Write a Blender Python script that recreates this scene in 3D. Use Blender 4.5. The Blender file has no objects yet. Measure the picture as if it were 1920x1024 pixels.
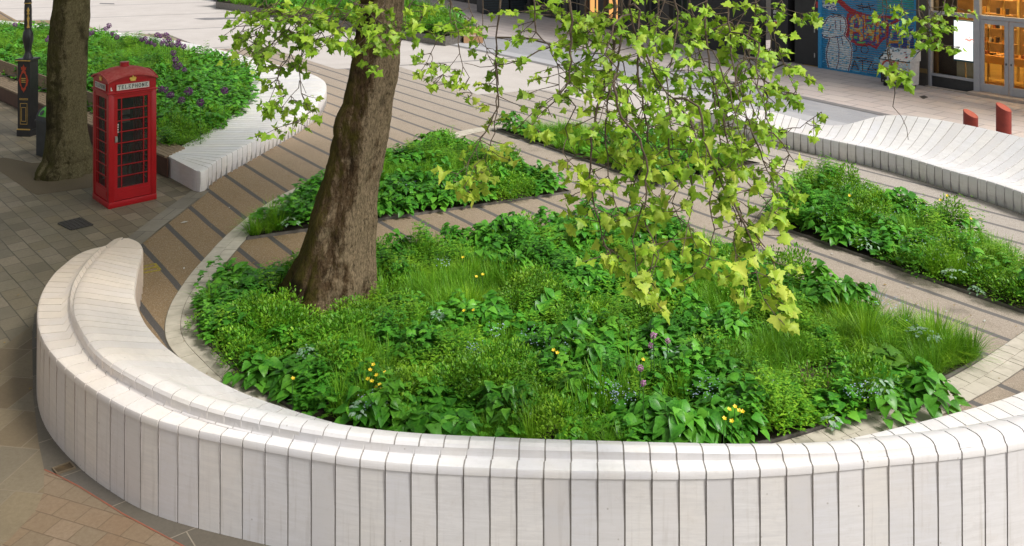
import bpy, bmesh, math, random
import numpy as np
from mathutils import Vector, Matrix
R = math.radians
rnd = random.Random(7)
rng = np.random.default_rng(11)
scene = bpy.context.scene
COL = scene.collection

# ------------------------------------------------------------------ camera, sky, sun, exposure
CAMH = 5.33
cam_d = bpy.data.cameras.new('camera')
cam = bpy.data.objects.new('camera', cam_d); COL.objects.link(cam)
cam.location = (0, 0, CAMH); cam.rotation_euler = (R(90), 0, 0)
cam_d.sensor_width = 36; cam_d.lens = 1650/1920*36; cam_d.shift_y = -662/1920
cam_d.clip_start = 0.1; cam_d.clip_end = 1500
scene.camera = cam
world = bpy.data.worlds.new("World"); scene.world = world; world.use_nodes = True
wn = world.node_tree
sky = wn.nodes.new('ShaderNodeTexSky'); sky.sky_type = 'NISHITA'; sky.sun_disc = False
SUN_EL, SUN_AZ = R(52), R(118)            # azimuth clockwise from +Y (seen from above): light comes from the right, a little from behind the camera
sky.sun_elevation = SUN_EL; sky.sun_rotation = SUN_AZ
sky.dust_density = 4.0; sky.air_density = 1.0
_bw = wn.nodes.new('ShaderNodeRGBToBW'); _mx = wn.nodes.new('ShaderNodeMix'); _mx.data_type = 'RGBA'; _mx.inputs[0].default_value = .85   # thin overcast
wn.links.new(sky.outputs[0], _bw.inputs[0]); wn.links.new(sky.outputs[0], _mx.inputs[6]); wn.links.new(_bw.outputs[0], _mx.inputs[7])
wn.links.new(_mx.outputs[2], wn.nodes['Background'].inputs[0])
wn.nodes['Background'].inputs[1].default_value = 0.135
sun_d = bpy.data.lights.new('sun', 'SUN'); sun_d.energy = 2.5; sun_d.angle = R(16); sun_d.color = (1, .95, .89)
sun = bpy.data.objects.new('sun', sun_d); COL.objects.link(sun)
sdir = Vector((math.sin(SUN_AZ)*math.cos(SUN_EL), math.cos(SUN_AZ)*math.cos(SUN_EL), math.sin(SUN_EL)))
sun.rotation_euler = sdir.to_track_quat('Z', 'Y').to_euler(); sun.location = (20, -5, 30)
scene.view_settings.view_transform = 'Standard'; scene.view_settings.look = 'None'
scene.view_settings.exposure = 0.40; scene.view_settings.gamma = 1
scene.render.engine = 'CYCLES'
scene.cycles.max_bounces = 6; scene.cycles.transparent_max_bounces = 8

# ------------------------------------------------------------------ helpers
def G(px, py, h=0.0):                     # a place in the plaza, read off the survey photo
    Y = 1650*(CAMH-h)/(py+150); return np.array([(px-960)/1650*Y, Y, h])
def G2(pts, h=0.0): return [G(x, y, h)[:2] for x, y in pts]

def tag(o, label=None, cat=None, group=None, kind=None):
    if label: o['label'] = label
    if cat: o['category'] = cat
    if group: o['group'] = group
    if kind: o['kind'] = kind
    return o
def empty(name, loc=(0, 0, 0), rz=0, label=None, cat=None, group=None):
    o = bpy.data.objects.new(name, None); COL.objects.link(o); o.location = loc; o.rotation_euler = (0, 0, rz)
    return tag(o, label, cat, group)
def mkobj(name, V, F, mats, parent=None, mi=None, smooth=False):
    me = bpy.data.meshes.new(name); me.from_pydata([tuple(v) for v in V], [], [tuple(f) for f in F])
    for m in (mats if isinstance(mats, (list, tuple)) else [mats]): me.materials.append(m)
    if mi is not None: me.polygons.foreach_set('material_index', list(mi))
    if smooth: me.polygons.foreach_set('use_smooth', [True]*len(me.polygons))
    me.update()
    o = bpy.data.objects.new(name, me); COL.objects.link(o)
    if parent is not None: o.parent = parent
    return o
class MB:
    def __init__(s): s.V = []; s.F = []; s.M = []
    def add(s, V, F, mi=0):
        b = len(s.V); s.V += [tuple(v) for v in V]; s.F += [tuple(i+b for i in f) for f in F]; s.M += [mi]*len(F); return s
    def box(s, x0, y0, z0, x1, y1, z1, mi=0, bev=0.0):
        if bev:
            b = bev
            bm = bmesh.new(); bmesh.ops.create_cube(bm, size=1)
            for v in bm.verts: v.co = Vector(((x0+x1)/2+v.co.x*(x1-x0), (y0+y1)/2+v.co.y*(y1-y0), (z0+z1)/2+v.co.z*(z1-z0)))
            bmesh.ops.bevel(bm, geom=bm.edges[:], offset=b, segments=2, affect='EDGES', profile=.5)
            bm.verts.index_update()
            s.add([v.co[:] for v in bm.verts], [[v.index for v in f.verts] for f in bm.faces], mi); bm.free(); return s
        V = [(x0,y0,z0),(x1,y0,z0),(x1,y1,z0),(x0,y1,z0),(x0,y0,z1),(x1,y0,z1),(x1,y1,z1),(x0,y1,z1)]
        return s.add(V, [(3,2,1,0),(4,5,6,7),(0,1,5,4),(1,2,6,5),(2,3,7,6),(3,0,4,7)], mi)
    def tube(s, P, r, n=8, mi=0, cap=True):
        P = [Vector(p) for p in P]; rr = r if isinstance(r, (list, tuple)) else [r]*len(P)
        V = []; F = []; up = None
        for i, p in enumerate(P):
            d = (P[min(i+1, len(P)-1)]-P[max(i-1, 0)])
            if d.length < 1e-9: d = Vector((0,0,1))
            d.normalize()
            if up is None:
                up = d.orthogonal().normalized()
            up = (up - d*up.dot(d))
            if up.length < 1e-6: up = d.orthogonal()
            up.normalize(); q = d.cross(up)
            for k in range(n):
                a = 2*math.pi*k/n; V.append(p+(up*math.cos(a)+q*math.sin(a))*rr[i])
        for i in range(len(P)-1):
            for k in range(n): F.append((i*n+k, i*n+(k+1)%n, (i+1)*n+(k+1)%n, (i+1)*n+k))
        if cap: F += [tuple(range(n-1, -1, -1)), tuple((len(P)-1)*n+k for k in range(n))]
        return s.add(V, F, mi)
    def lathe(s, prof, n=24, c=(0,0), mi=0):
        V = [(c[0]+r*math.cos(2*math.pi*k/n), c[1]+r*math.sin(2*math.pi*k/n), z) for r, z in prof for k in range(n)]
        F = [(i*n+k, i*n+(k+1)%n, (i+1)*n+(k+1)%n, (i+1)*n+k) for i in range(len(prof)-1) for k in range(n)]
        F += [tuple(range(n-1, -1, -1)), tuple((len(prof)-1)*n+k for k in range(n))]
        return s.add(V, F, mi)
    def prism(s, poly, z0, z1, mi=0):
        n = len(poly); V = [(p[0], p[1], z0) for p in poly]+[(p[0], p[1], z1) for p in poly]
        a = sum(poly[i][0]*poly[(i+1)%n][1]-poly[(i+1)%n][0]*poly[i][1] for i in range(n))
        F = [tuple(range(n-1,-1,-1)), tuple(range(n, 2*n))]+[(i, (i+1)%n, n+(i+1)%n, n+i) for i in range(n)]
        if a < 0: F = [tuple(reversed(f)) for f in F]
        return s.add(V, F, mi)
    def build(s, name, mats, parent=None, smooth=False):
        return mkobj(name, s.V, s.F, mats, parent, s.M, smooth)
def auto_smooth(o, ang=35):
    me = o.data
    me.polygons.foreach_set('use_smooth', [True]*len(me.polygons))
    bm = bmesh.new(); bm.from_mesh(me)
    for e in bm.edges:
        if len(e.link_faces) != 2 or e.calc_face_angle(0) > R(ang): e.smooth = False
    bm.to_mesh(me); bm.free(); return o

def catmull(P, n, closed=False):
    P = np.asarray(P, float); m = len(P); out = []
    segs = m if closed else m-1
    for i in range(segs):
        if closed: a, b, c, d = P[(i-1) % m], P[i], P[(i+1) % m], P[(i+2) % m]
        else: a, b, c, d = P[max(i-1, 0)], P[i], P[i+1], P[min(i+2, m-1)]
        for k in range(n):
            t = k/n
            out.append(.5*((2*b)+(-a+c)*t+(2*a-5*b+4*c-d)*t*t+(-a+3*b-3*c+d)*t**3))
    if not closed: out.append(P[-1])
    return np.array(out)
def sheet(name, px, z, mat, kind='structure', h=0.0, parent=None):     # a flat sheet of ground
    P = G2(px); V = [(p[0], p[1], z) for p in P]
    bm = bmesh.new(); vs = [bm.verts.new(v) for v in V]; f = bm.faces.new(vs); f.normal_update()
    if f.normal.z < 0: f.normal_flip()
    bmesh.ops.triangulate(bm, faces=[f]); me = bpy.data.meshes.new(name); bm.to_mesh(me); bm.free()
    me.materials.append(mat); o = bpy.data.objects.new(name, me); COL.objects.link(o)
    if parent is not None: o.parent = parent
    if kind: o['kind'] = kind
    return o

# ------------------------------------------------------------------ materials
class NT:
    def __init__(s, name):
        s.m = bpy.data.materials.new(name); s.m.use_nodes = True; s.t = s.m.node_tree; s.n = s.t.nodes
        s.b = s.n['Principled BSDF']; s.out = s.n['Material Output']
    def node(s, t, **kw):
        x = s.n.new(t)
        for k, v in kw.items(): setattr(x, k, v)
        return x
    def L(s, a, b): s.t.links.new(a, b)
    def val(s, x):
        return x
    def setin(s, node, i, v):
        if hasattr(v, 'is_linked') or isinstance(v, bpy.types.NodeSocket): s.L(v, node.inputs[i])
        else: node.inputs[i].default_value = v
    def math(s, op, a, b=0.0, c=None, clamp=False):
        x = s.node('ShaderNodeMath', operation=op, use_clamp=clamp); s.setin(x, 0, a); s.setin(x, 1, b)
        if c is not None: s.setin(x, 2, c)
        return x.outputs[0]
    def coord(s, kind='Object', scale=(1,1,1), rot=(0,0,0), loc=(0,0,0)):
        tc = s.node('ShaderNodeTexCoord'); mp = s.node('ShaderNodeMapping'); s.L(tc.outputs[kind], mp.inputs[0])
        mp.inputs['Scale'].default_value = scale; mp.inputs['Rotation'].default_value = rot; mp.inputs['Location'].default_value = loc
        return mp.outputs[0]
    def noise(s, vec, scale=5, detail=4, rough=.55, dist=0):
        x = s.node('ShaderNodeTexNoise'); s.L(vec, x.inputs['Vector']); x.inputs['Scale'].default_value = scale
        x.inputs['Detail'].default_value = detail; x.inputs['Roughness'].default_value = rough; x.inputs['Distortion'].default_value = dist
        return x.outputs[0]
    def voro(s, vec, scale=5, feature='F1', rand=1):
        x = s.node('ShaderNodeTexVoronoi', feature=feature); s.L(vec, x.inputs['Vector']); x.inputs['Scale'].default_value = scale
        x.inputs['Randomness'].default_value = rand
        return x
    def ramp(s, fac, stops, interp='LINEAR'):
        x = s.node('ShaderNodeValToRGB'); s.L(fac, x.inputs[0]); cr = x.color_ramp; cr.interpolation = interp
        while len(cr.elements) > 1: cr.elements.remove(cr.elements[-1])
        cr.elements[0].position = stops[0][0]; cr.elements[0].color = (*stops[0][1], 1) if isinstance(stops[0][1], tuple) else (stops[0][1],)*3+(1,)
        for p, c in stops[1:]:
            e = cr.elements.new(p); e.color = (*c, 1) if isinstance(c, tuple) else (c, c, c, 1)
        return x.outputs[0]
    def mix(s, fac, a, b, mode='MIX'):
        x = s.node('ShaderNodeMix', data_type='RGBA', blend_type=mode); s.setin(x, 0, fac)
        for i, v in ((6, a), (7, b)):
            if isinstance(v, tuple): x.inputs[i].default_value = (*v[:3], 1)
            else: s.L(v, x.inputs[i])
        return x.outputs[2]
    def bump(s, h, strength=.3, dist=.01):
        x = s.node('ShaderNodeBump'); s.L(h, x.inputs['Height']); x.inputs['Strength'].default_value = strength; x.inputs['Distance'].default_value = dist
        s.L(x.outputs[0], s.b.inputs['Normal']); return x
    def base(s, c):
        if isinstance(c, tuple): s.b.inputs['Base Color'].default_value = (*c[:3], 1)
        else: s.L(c, s.b.inputs['Base Color'])
    def rough(s, v, spec=None):
        s.setin(s.b, s.b.inputs.find('Roughness'), v)
        if spec is not None: s.b.inputs['Specular IOR Level'].default_value = spec
def simple(name, c, c2=None, rough=.6, scale=8, spec=.4, metal=0, bump=0, bscale=60, bd=.003):
    n = NT(name); v = n.coord('Object')
    if c2 is None: c2 = tuple(x*.75 for x in c)
    n.base(n.mix(n.ramp(n.noise(v, scale, 5, .6), [(.3, 0.0), (.7, 1.0)]), c, c2)); n.rough(rough, spec)
    n.b.inputs['Metallic'].default_value = metal
    if bump: n.bump(n.noise(v, bscale, 3), bump, bd)
    return n.m
def emit(name, c, strength):
    n = NT(name); n.base((0,0,0)); n.b.inputs['Emission Color'].default_value = (*c, 1); n.b.inputs['Emission Strength'].default_value = strength
    v = n.coord('Object'); e = n.mix(n.noise(v, 6, 2), c, tuple(x*.85 for x in c)); n.L(e, n.b.inputs['Emission Color']); return n.m

def m_marble(honey_end=False):
    n = NT('honey_end_marble' if honey_end else 'marble'); v = n.coord('Object'); geo = n.node('ShaderNodeNewGeometry')
    v2 = n.coord('Object', scale=(1.2, 1.2, 9))
    streak = n.noise(v2, 3.0, 6, .65, .6)
    cloud = n.noise(v, 1.3, 4, .6)
    per = n.ramp(geo.outputs['Random Per Island'], [(0, (.66,.645,.655)), (.3, (.79,.775,.775)), (.55, (.70,.695,.725)), (.8, (.81,.79,.775)), (1, (.74,.72,.70))])
    c = n.mix(n.ramp(streak, [(.38, 0.0), (.62, .6)]), per, (.66,.645,.64))
    v3 = n.coord('Object', scale=(.8,.8,22)); c = n.mix(n.ramp(n.noise(v3, 2.2, 5, .6, .8), [(.5, 0.0), (.7, .3)]), c, (.60,.585,.59))
    c = n.mix(n.ramp(cloud, [(.45, 0.0), (.75, .3)]), c, (.80,.72,.63))
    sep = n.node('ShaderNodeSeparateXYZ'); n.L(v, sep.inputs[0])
    warm = n.ramp(n.math('MULTIPLY_ADD', sep.outputs[0], -.28, -.62), [(0, 0.0), (1, .85)])          # honey tint that deepens towards the left (-X) end of the stone
    if honey_end: c = n.mix(warm, c, (.97,.82,.66), 'MULTIPLY')
    grime = n.noise(v, 14, 7, .75)
    c = n.mix(n.ramp(grime, [(.54, 0.0), (.78, .22)]), c, (.44,.38,.31))
    spots = n.voro(v, 6); c = n.mix(n.ramp(spots.outputs['Distance'], [(.03, .45), (.06, 0.0)]), c, (.22,.18,.13))
    drip = n.noise(n.coord('Object', scale=(14,14,.7)), 1.6, 4, .6); low = n.math('MULTIPLY', n.ramp(drip, [(.55, 0.0), (.75, .4)]), n.ramp(sep.outputs[2], [(.0, 1.0), (.9, .25)]))
    c = n.mix(low, c, (.36,.32,.27))
    n.base(c); n.rough(.42, .45); n.bump(n.noise(v, 120, 3), .12, .002); return n.m
def m_marble_warm():
    n = NT('marble_weathered'); v = n.coord('Object'); geo = n.node('ShaderNodeNewGeometry')
    v2 = n.coord('Object', scale=(1.2, 1.2, 9)); streak = n.noise(v2, 3.0, 6, .65, .6)
    per = n.ramp(geo.outputs['Random Per Island'], [(0, (.66,.61,.53)), (.5, (.72,.67,.60)), (1, (.75,.70,.62))])
    c = n.mix(n.ramp(streak, [(.35, 0.0), (.7, .5)]), per, (.55,.49,.40)); grime = n.noise(v, 9, 6, .7)
    c = n.mix(n.ramp(grime, [(.5, 0.0), (.8, .3)]), c, (.45,.36,.25))
    n.base(c); n.rough(.5, .4); return n.m
def m_paver(name, cols, rot, bw, bh, mortar=.012, mcol=(.05,.045,.04), off=.5, seed=0, dirt=(.06,.05,.035), wet=.6, squash=1.0):
    n = NT(name); v = n.coord('Object', rot=(0,0,rot), loc=(seed*1.7, seed*.9, 0))
    wob = n.noise(v, 1.5, 2); vv = n.node('ShaderNodeVectorMath', operation='MULTIPLY_ADD')
    n.L(n.n[-1].outputs[0] if False else wob, vv.inputs[0]); vv.inputs[1].default_value = (.03,.03,0); n.L(v, vv.inputs[2])
    br = n.node('ShaderNodeTexBrick'); n.L(vv.outputs[0], br.inputs['Vector']); br.offset = off; br.squash = squash; br.squash_frequency = 3
    br.inputs['Scale'].default_value = 1; br.inputs['Brick Width'].default_value = bw; br.inputs['Row Height'].default_value = bh
    br.inputs['Mortar Size'].default_value = mortar; br.inputs['Mortar Smooth'].default_value = .2
    br.inputs['Color1'].default_value = (0,0,0,1); br.inputs['Color2'].default_value = (1,1,1,1); br.inputs['Mortar'].default_value = (.5,.5,.5,1)
    k = len(cols)-1
    c = n.ramp(br.outputs['Color'], [(i/k, cc) for i, cc in enumerate(cols)])
    big = n.noise(v, .5, 5, .6); c = n.mix(n.ramp(big, [(.4, 0.0), (.7, .5)]), c, dirt)
    fine = n.noise(v, 26, 6, .7); c = n.mix(n.ramp(fine, [(.35, .35), (.65, 0.0)]), c, tuple(x*.6 for x in cols[0]))
    c = n.mix(br.outputs['Fac'], c, mcol)
    n.base(c); n.rough(n.math('MULTIPLY_ADD', big, .3, wet-.15), .35)
    hh = n.math('MULTIPLY_ADD', br.outputs['Fac'], -1.0, n.math('MULTIPLY', fine, .35)); n.bump(hh, .5, .008); return n.m
def m_resin():
    n = NT('resin_gravel'); v = n.coord('Object'); sep = n.node('ShaderNodeSeparateXYZ'); n.L(v, sep.inputs[0])
    wob = n.noise(v, .8, 2)
    u = n.math('MULTIPLY_ADD', sep.outputs[0], 1.33, sep.outputs[1]); u = n.math('MULTIPLY_ADD', wob, .06, u)
    fr = n.math('FRACT', n.math('DIVIDE', n.math('SUBTRACT', u, 6.29), 1.015))
    band = n.math('LESS_THAN', fr, .15)
    grit = n.voro(v, 120); g2 = n.noise(v, 90, 4, .8)
    near = n.ramp(n.noise(v, .35, 4, .55), [(.3, (.255,.160,.072)), (.7, (.32,.215,.115))])
    # resin colour shifts with position: browner near the phone box, paler and greyer beyond
    t = n.ramp(n.math('MULTIPLY_ADD', sep.outputs[0], .075, n.math('MULTIPLY_ADD', sep.outputs[1], .05, -.45)), [(0.0, 0.0), (.95, 1.0)])
    c = n.mix(t, near, (.52,.475,.435))
    c = n.mix(n.ramp(g2, [(.36, .75), (.62, 0.0)]), c, (.12,.09,.06))
    c = n.mix(n.ramp(grit.outputs['Color'], [(.55, 0.0), (.95, .45)]), c, (.56,.49,.40))
    st = n.noise(v, 2.2, 5, .65); c = n.mix(n.ramp(st, [(.55, 0.0), (.8, .35)]), c, (.16,.125,.09))
    bc = n.mix(n.ramp(g2, [(.35, 0.0), (.65, 1.0)]), (.06,.053,.05), (.125,.115,.11))
    bc = n.mix(t, bc, (.17,.16,.155))
    n.base(n.mix(band, c, bc)); n.rough(.75, .3); n.bump(grit.outputs['Distance'], .5, .004); return n.m
def m_pale():
    n = NT('pale_concrete'); v = n.coord('Object'); sep = n.node('ShaderNodeSeparateXYZ'); n.L(v, sep.inputs[0])
    u = n.math('MULTIPLY_ADD', sep.outputs[0], -.40, sep.outputs[1])
    fr = n.math('FRACT', n.math('DIVIDE', n.math('SUBTRACT', u, 33.75), 7.75)); line = n.math('LESS_THAN', fr, .022)
    c = n.ramp(n.noise(v, .9, 5, .6), [(.3, (.52,.485,.46)), (.7, (.60,.565,.54))])
    c = n.mix(n.ramp(n.noise(v, 30, 4, .7), [(.4, .4), (.7, 0.0)]), c, (.34,.30,.27))
    c = n.mix(n.ramp(n.noise(v, .35, 5, .7), [(.55, 0.0), (.75, .35)]), c, (.38,.34,.31))
    n.base(n.mix(line, c, (.19,.18,.18))); n.rough(.7, .3); return n.m
def m_leaf(name, c1, c2, c3, transl=.35, rough=.5, veins=False):
    n = NT(name); geo = n.node('ShaderNodeNewGeometry'); v = n.coord('Object')
    c = n.ramp(geo.outputs['Random Per Island'], [(0, c1), (.5, c2), (1, c3)])
    c = n.mix(n.ramp(n.noise(v, 1.3, 4, .6), [(.42, 0.0), (.66, .75)]), c, tuple(a*.55 for a in c1)); c = n.mix(n.ramp(n.noise(v, 1.9, 3, .6, .5), [(.53, 0.0), (.66, .55)]), c, (c3[0]*1.25, c3[1]*1.1, c3[2]))
    c = n.mix(n.ramp(n.noise(v, 40, 2), [(.4, 0.0), (.8, .3)]), c, tuple(min(1, a*1.5) for a in c3))
    n.base(c); n.rough(rough, .35)
    tr = n.node('ShaderNodeBsdfTranslucent'); n.L(n.mix(.5, c, (.25,.42,.02)), tr.inputs[0])
    mx = n.node('ShaderNodeMixShader'); mx.inputs[0].default_value = transl
    n.L(n.b.outputs[0], mx.inputs[1]); n.L(tr.outputs[0], mx.inputs[2]); n.L(mx.outputs[0], n.out.inputs[0]); return n.m
def m_bark(name, dark, mid, light, patch, scale=1.0, moss=(.10,.10,.02)):
    n = NT(name); v = n.coord('Object', scale=(1,1,.35)); v3 = n.coord('Object')
    a = n.noise(v, 7*scale, 8, .7, .8); c = n.ramp(a, [(.30, dark), (.5, mid), (.72, light)])
    p = n.noise(v3, 3.4*scale, 8, .72, .6)
    sep = n.node('ShaderNodeSeparateXYZ'); geo = n.node('ShaderNodeNewGeometry'); n.L(geo.outputs['Normal'], sep.inputs[0])
    side = n.math('MULTIPLY_ADD', sep.outputs[0], .26, p)      # flaked pale patches, weighted to +X faces to paint in the lit side
    c = n.mix(n.ramp(side, [(.50, 0.0), (.66, .85)]), c, patch); fn = n.noise(n.coord('Object', scale=(1,1,.4)), 42*scale, 7, .8); c = n.mix(n.ramp(fn, [(.36, .8), (.55, 0.0)]), c, dark)
    mo = n.math('MULTIPLY_ADD', sep.outputs[0], -.30, n.noise(v3, 3.5, 6, .7))  # moss, weighted to -X faces to paint in the shaded side too
    c = n.mix(n.ramp(mo, [(.50, 0.0), (.68, .8)]), c, moss)
    wv = n.node('ShaderNodeVectorMath', operation='MULTIPLY_ADD'); n.L(a, wv.inputs[0]); wv.inputs[1].default_value = (.16,.16,.16); n.L(v, wv.inputs[2]); cr = n.voro(wv.outputs[0], 13*scale, 'DISTANCE_TO_EDGE'); crk = n.ramp(cr.outputs['Distance'], [(0, 1.0), (.05, 0.0)])
    c = n.mix(n.math('MULTIPLY', crk, .55), c, tuple(x*.5 for x in dark))
    sc = n.noise(v3, 1.1, 3, .5); c = n.mix(n.ramp(sc, [(.62, 0.0), (.68, .8)]), c, tuple(x*.45 for x in dark))
    n.base(c); n.rough(.9, .15)
    hh = n.math('ADD', n.math('MULTIPLY_ADD', fn, 1.2, a), n.math('MULTIPLY', cr.outputs['Distance'], .7)); n.bump(hh, 1.0, .035); return n.m

MARBLE = m_marble(); MARBLE_HONEY = m_marble(True); MARBLE_W = m_marble_warm()
JOINT = simple('joint_mortar', (.36,.34,.32), (.27,.25,.23), .8, 12)
STONE = simple('kerb_sett', (.56,.51,.43), (.42,.38,.31), .7, 6, bump=.2)
RESIN = m_resin(); PALE = m_pale()
YORK = m_paver('york_stone', [(.15,.128,.09), (.235,.195,.135), (.19,.165,.12), (.31,.255,.185), (.215,.175,.11), (.265,.23,.165)], R(47), .40, .27, .008, (.085,.074,.055), dirt=(.085,.075,.05))
APRON = m_paver('apron_slab', [(.10,.088,.068), (.125,.11,.088), (.14,.118,.088), (.115,.105,.095)], R(-38), .95, .75, .006, (.22,.19,.145), seed=3)
REDP = m_paver('red_paver', [(.17,.105,.06), (.22,.15,.092), (.18,.135,.085), (.25,.18,.12), (.19,.13,.075)], R(20), .26, .21, .005, (.125,.088,.055), seed=5, dirt=(.20,.165,.12))
SLABM = m_paver('worn_slab', [(.15,.11,.065), (.19,.15,.095), (.22,.175,.11), (.165,.14,.10)], R(8), .42, .62, .007, (.20,.16,.11), seed=2)
LIMEP = m_paver('street_paver', [(.50,.44,.42), (.57,.51,.48), (.53,.47,.455), (.60,.54,.50)], R(57), .95, .6, .022, (.30,.27,.26), seed=4, dirt=(.42,.37,.35))
STRIPG = m_paver('granite_strip', [(.33,.335,.36), (.36,.365,.385), (.39,.39,.405)], R(57), .5, .25, .006, (.28,.285,.31), seed=6, dirt=(.30,.30,.32))
GREYS = simple('dark_paving_grey', (.16,.155,.16), (.21,.205,.205), .7, 5)
BROWNR = simple('tree_pit_resin', (.15,.115,.07), (.105,.08,.05), .85, 40, bump=.3)
SOIL = simple('soil', (.045,.035,.022), (.03,.022,.014), .95, 9, bump=.6, bscale=30, bd=.02)
STEEL = simple('edging_steel', (.20,.19,.175), (.12,.11,.10), .5, 9, metal=.3)

# ------------------------------------------------------------------ ground
def ground():
    V = [(-400, -60, 0), (400, -60, 0), (400, 700, 0), (-400, 700, 0)]
    g = mkobj('ground', V, [(0,1,2,3)], YORK); g['kind'] = 'structure'
    sheet('plaza_paving', [(250,640),(200,560),(262,461),(384,366),(300,300),(0,150),(-500,20),(-500,-28),(0,19),(500,80),(1200,200),(1600,260),(2300,330),(2700,420),(3400,1000),(2600,1010),(2000,960),(1500,960),(960,940),(640,900),(480,840),(340,760)], .004, RESIN)
    pale = [(-900,-60),(0,21),(32,39),(98,38),(162,47),(181,56),(232,65),(312,63),(370,86),(410,92),(480,90),(507,91),(630,130),(655,129.5),(745,124),(792,140),(895,178),(937,175.5),(1005,168.5),(1030,171),(1136,203),(1200,221),(1226,223),(1330,209),(1500,240),(1440,214),(1200,160),(1060,130),(960,108),(752,66),(600,35),(440,8),(380,0),(200,-30),(-300,-80)]
    sheet('pale_paving', pale, .008, PALE)
    kerb = [(380,0),(440,8),(600,35),(752,66),(960,108),(1060,130),(1200,160),(1440,214),(1700,272)]
    kin = G2(kerb); mb = MB()
    def strip(mb, A, w0, w1, z):
        A = np.array(A); t = np.gradient(A, axis=0); t /= np.linalg.norm(t, axis=1)[:, None]; nn = np.c_[-t[:,1], t[:,0]]
        P, Q = A+nn*w0, A+nn*w1; V = [(*p, z) for p in P]+[(*q, z) for q in Q]; k = len(P)
        mb.add(V, [(i, i+1, k+i+1, k+i) for i in range(k-1)])
    strip(mb, kin, -.12, .16, .014); o = mb.build('granite_channel', GREYS); o['kind'] = 'structure'
    mb = MB(); strip(mb, kin, .16, .75, .010); o = mb.build('kerb_stone', simple('pale_granite', (.46,.46,.475), (.40,.40,.42), .6)); o['kind'] = 'structure'
    sheet('side_street', [(480,-8),(830,60),(880,68),(1000,72),(1200,118),(1490,178),(1700,225),(2300,330),(2300,380),(1700,275),(1440,214),(1200,160),(1060,130),(960,108),(752,66),(600,35),(440,8)], .006, STRIPG)
    sheet('pavement', [(700,-60),(760,10),(830,55),(900,68),(1000,72),(1200,118),(1490,178),(1700,225),(2300,330),(2600,250),(2400,180),(1300,40),(1040,-20)], .005, LIMEP)
    mb = MB(); strip(mb, G2([(900,72),(1000,75),(1200,118),(1490,180),(1700,225),(1900,265),(2300,340)]), -.14, .14, .018); o = mb.build('drainage_channel', GREYS); o['kind'] = 'structure'
    # left side: stone apron round the long bench, red setts and worn flags
    apron = [(190,500),(110,540),(64,590),(60,640),(62,740),(72,830),(83,882),(150,915),(230,965),(335,1021),(450,1085),(900,1100),(900,960),(700,960),(480,960),(300,860),(200,800),(150,740),(120,640),(130,560)]
    sheet('bench_apron', apron, .004, APRON)
    sheet('red_paving', [(83,882),(82,925),(66,960),(20,1010),(-40,1060),(60,1120),(560,1140),(450,1085),(335,1021),(230,965),(150,915)], .006, REDP)
    mb = MB(); strip(mb, G2([(83,882),(110,894),(150,915),(230,965),(335,1021),(450,1085)]), -.006, .006, .010); o = mb.build('paving_joint', simple('red_joint', (.30,.08,.045), (.18,.08,.05), .8)); o['kind'] = 'structure'
    sheet('worn_flags', [(83,882),(82,925),(66,960),(20,1010),(-40,1060),(-300,1060),(-260,800),(-60,700),(60,610),(62,740),(72,830)], .005, SLABM)
    mb = MB(); strip(mb, G2([(250,474),(262,461.5),(300,430),(340,399),(384,366),(392,359)]), .0, .36, .011); o = mb.build('border_slabs', m_paver('border_slab', [(.24,.215,.17), (.29,.26,.21), (.21,.19,.155)], R(3), .36, .6, .006, (.10,.09,.07), seed=9)); o['kind'] = 'structure'
    sheet('dark_paving_mark', [(362,35.5),(385,38),(440,36),(486,33.5),(486,31.5),(440,33),(385,34)], .014, GREYS); sheet('dark_paving_mark', [(186,8),(215,8.5),(214,6.5),(188,6)], .014, GREYS)  # thin dark marks laid over the pale paving
    sheet('tree_pit', [(-60,300),(10,296),(60,306),(200,300),(230,330),(170,352),(70,366),(60,362),(0,322),(-60,330)], .004, BROWNR)
ground()

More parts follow.
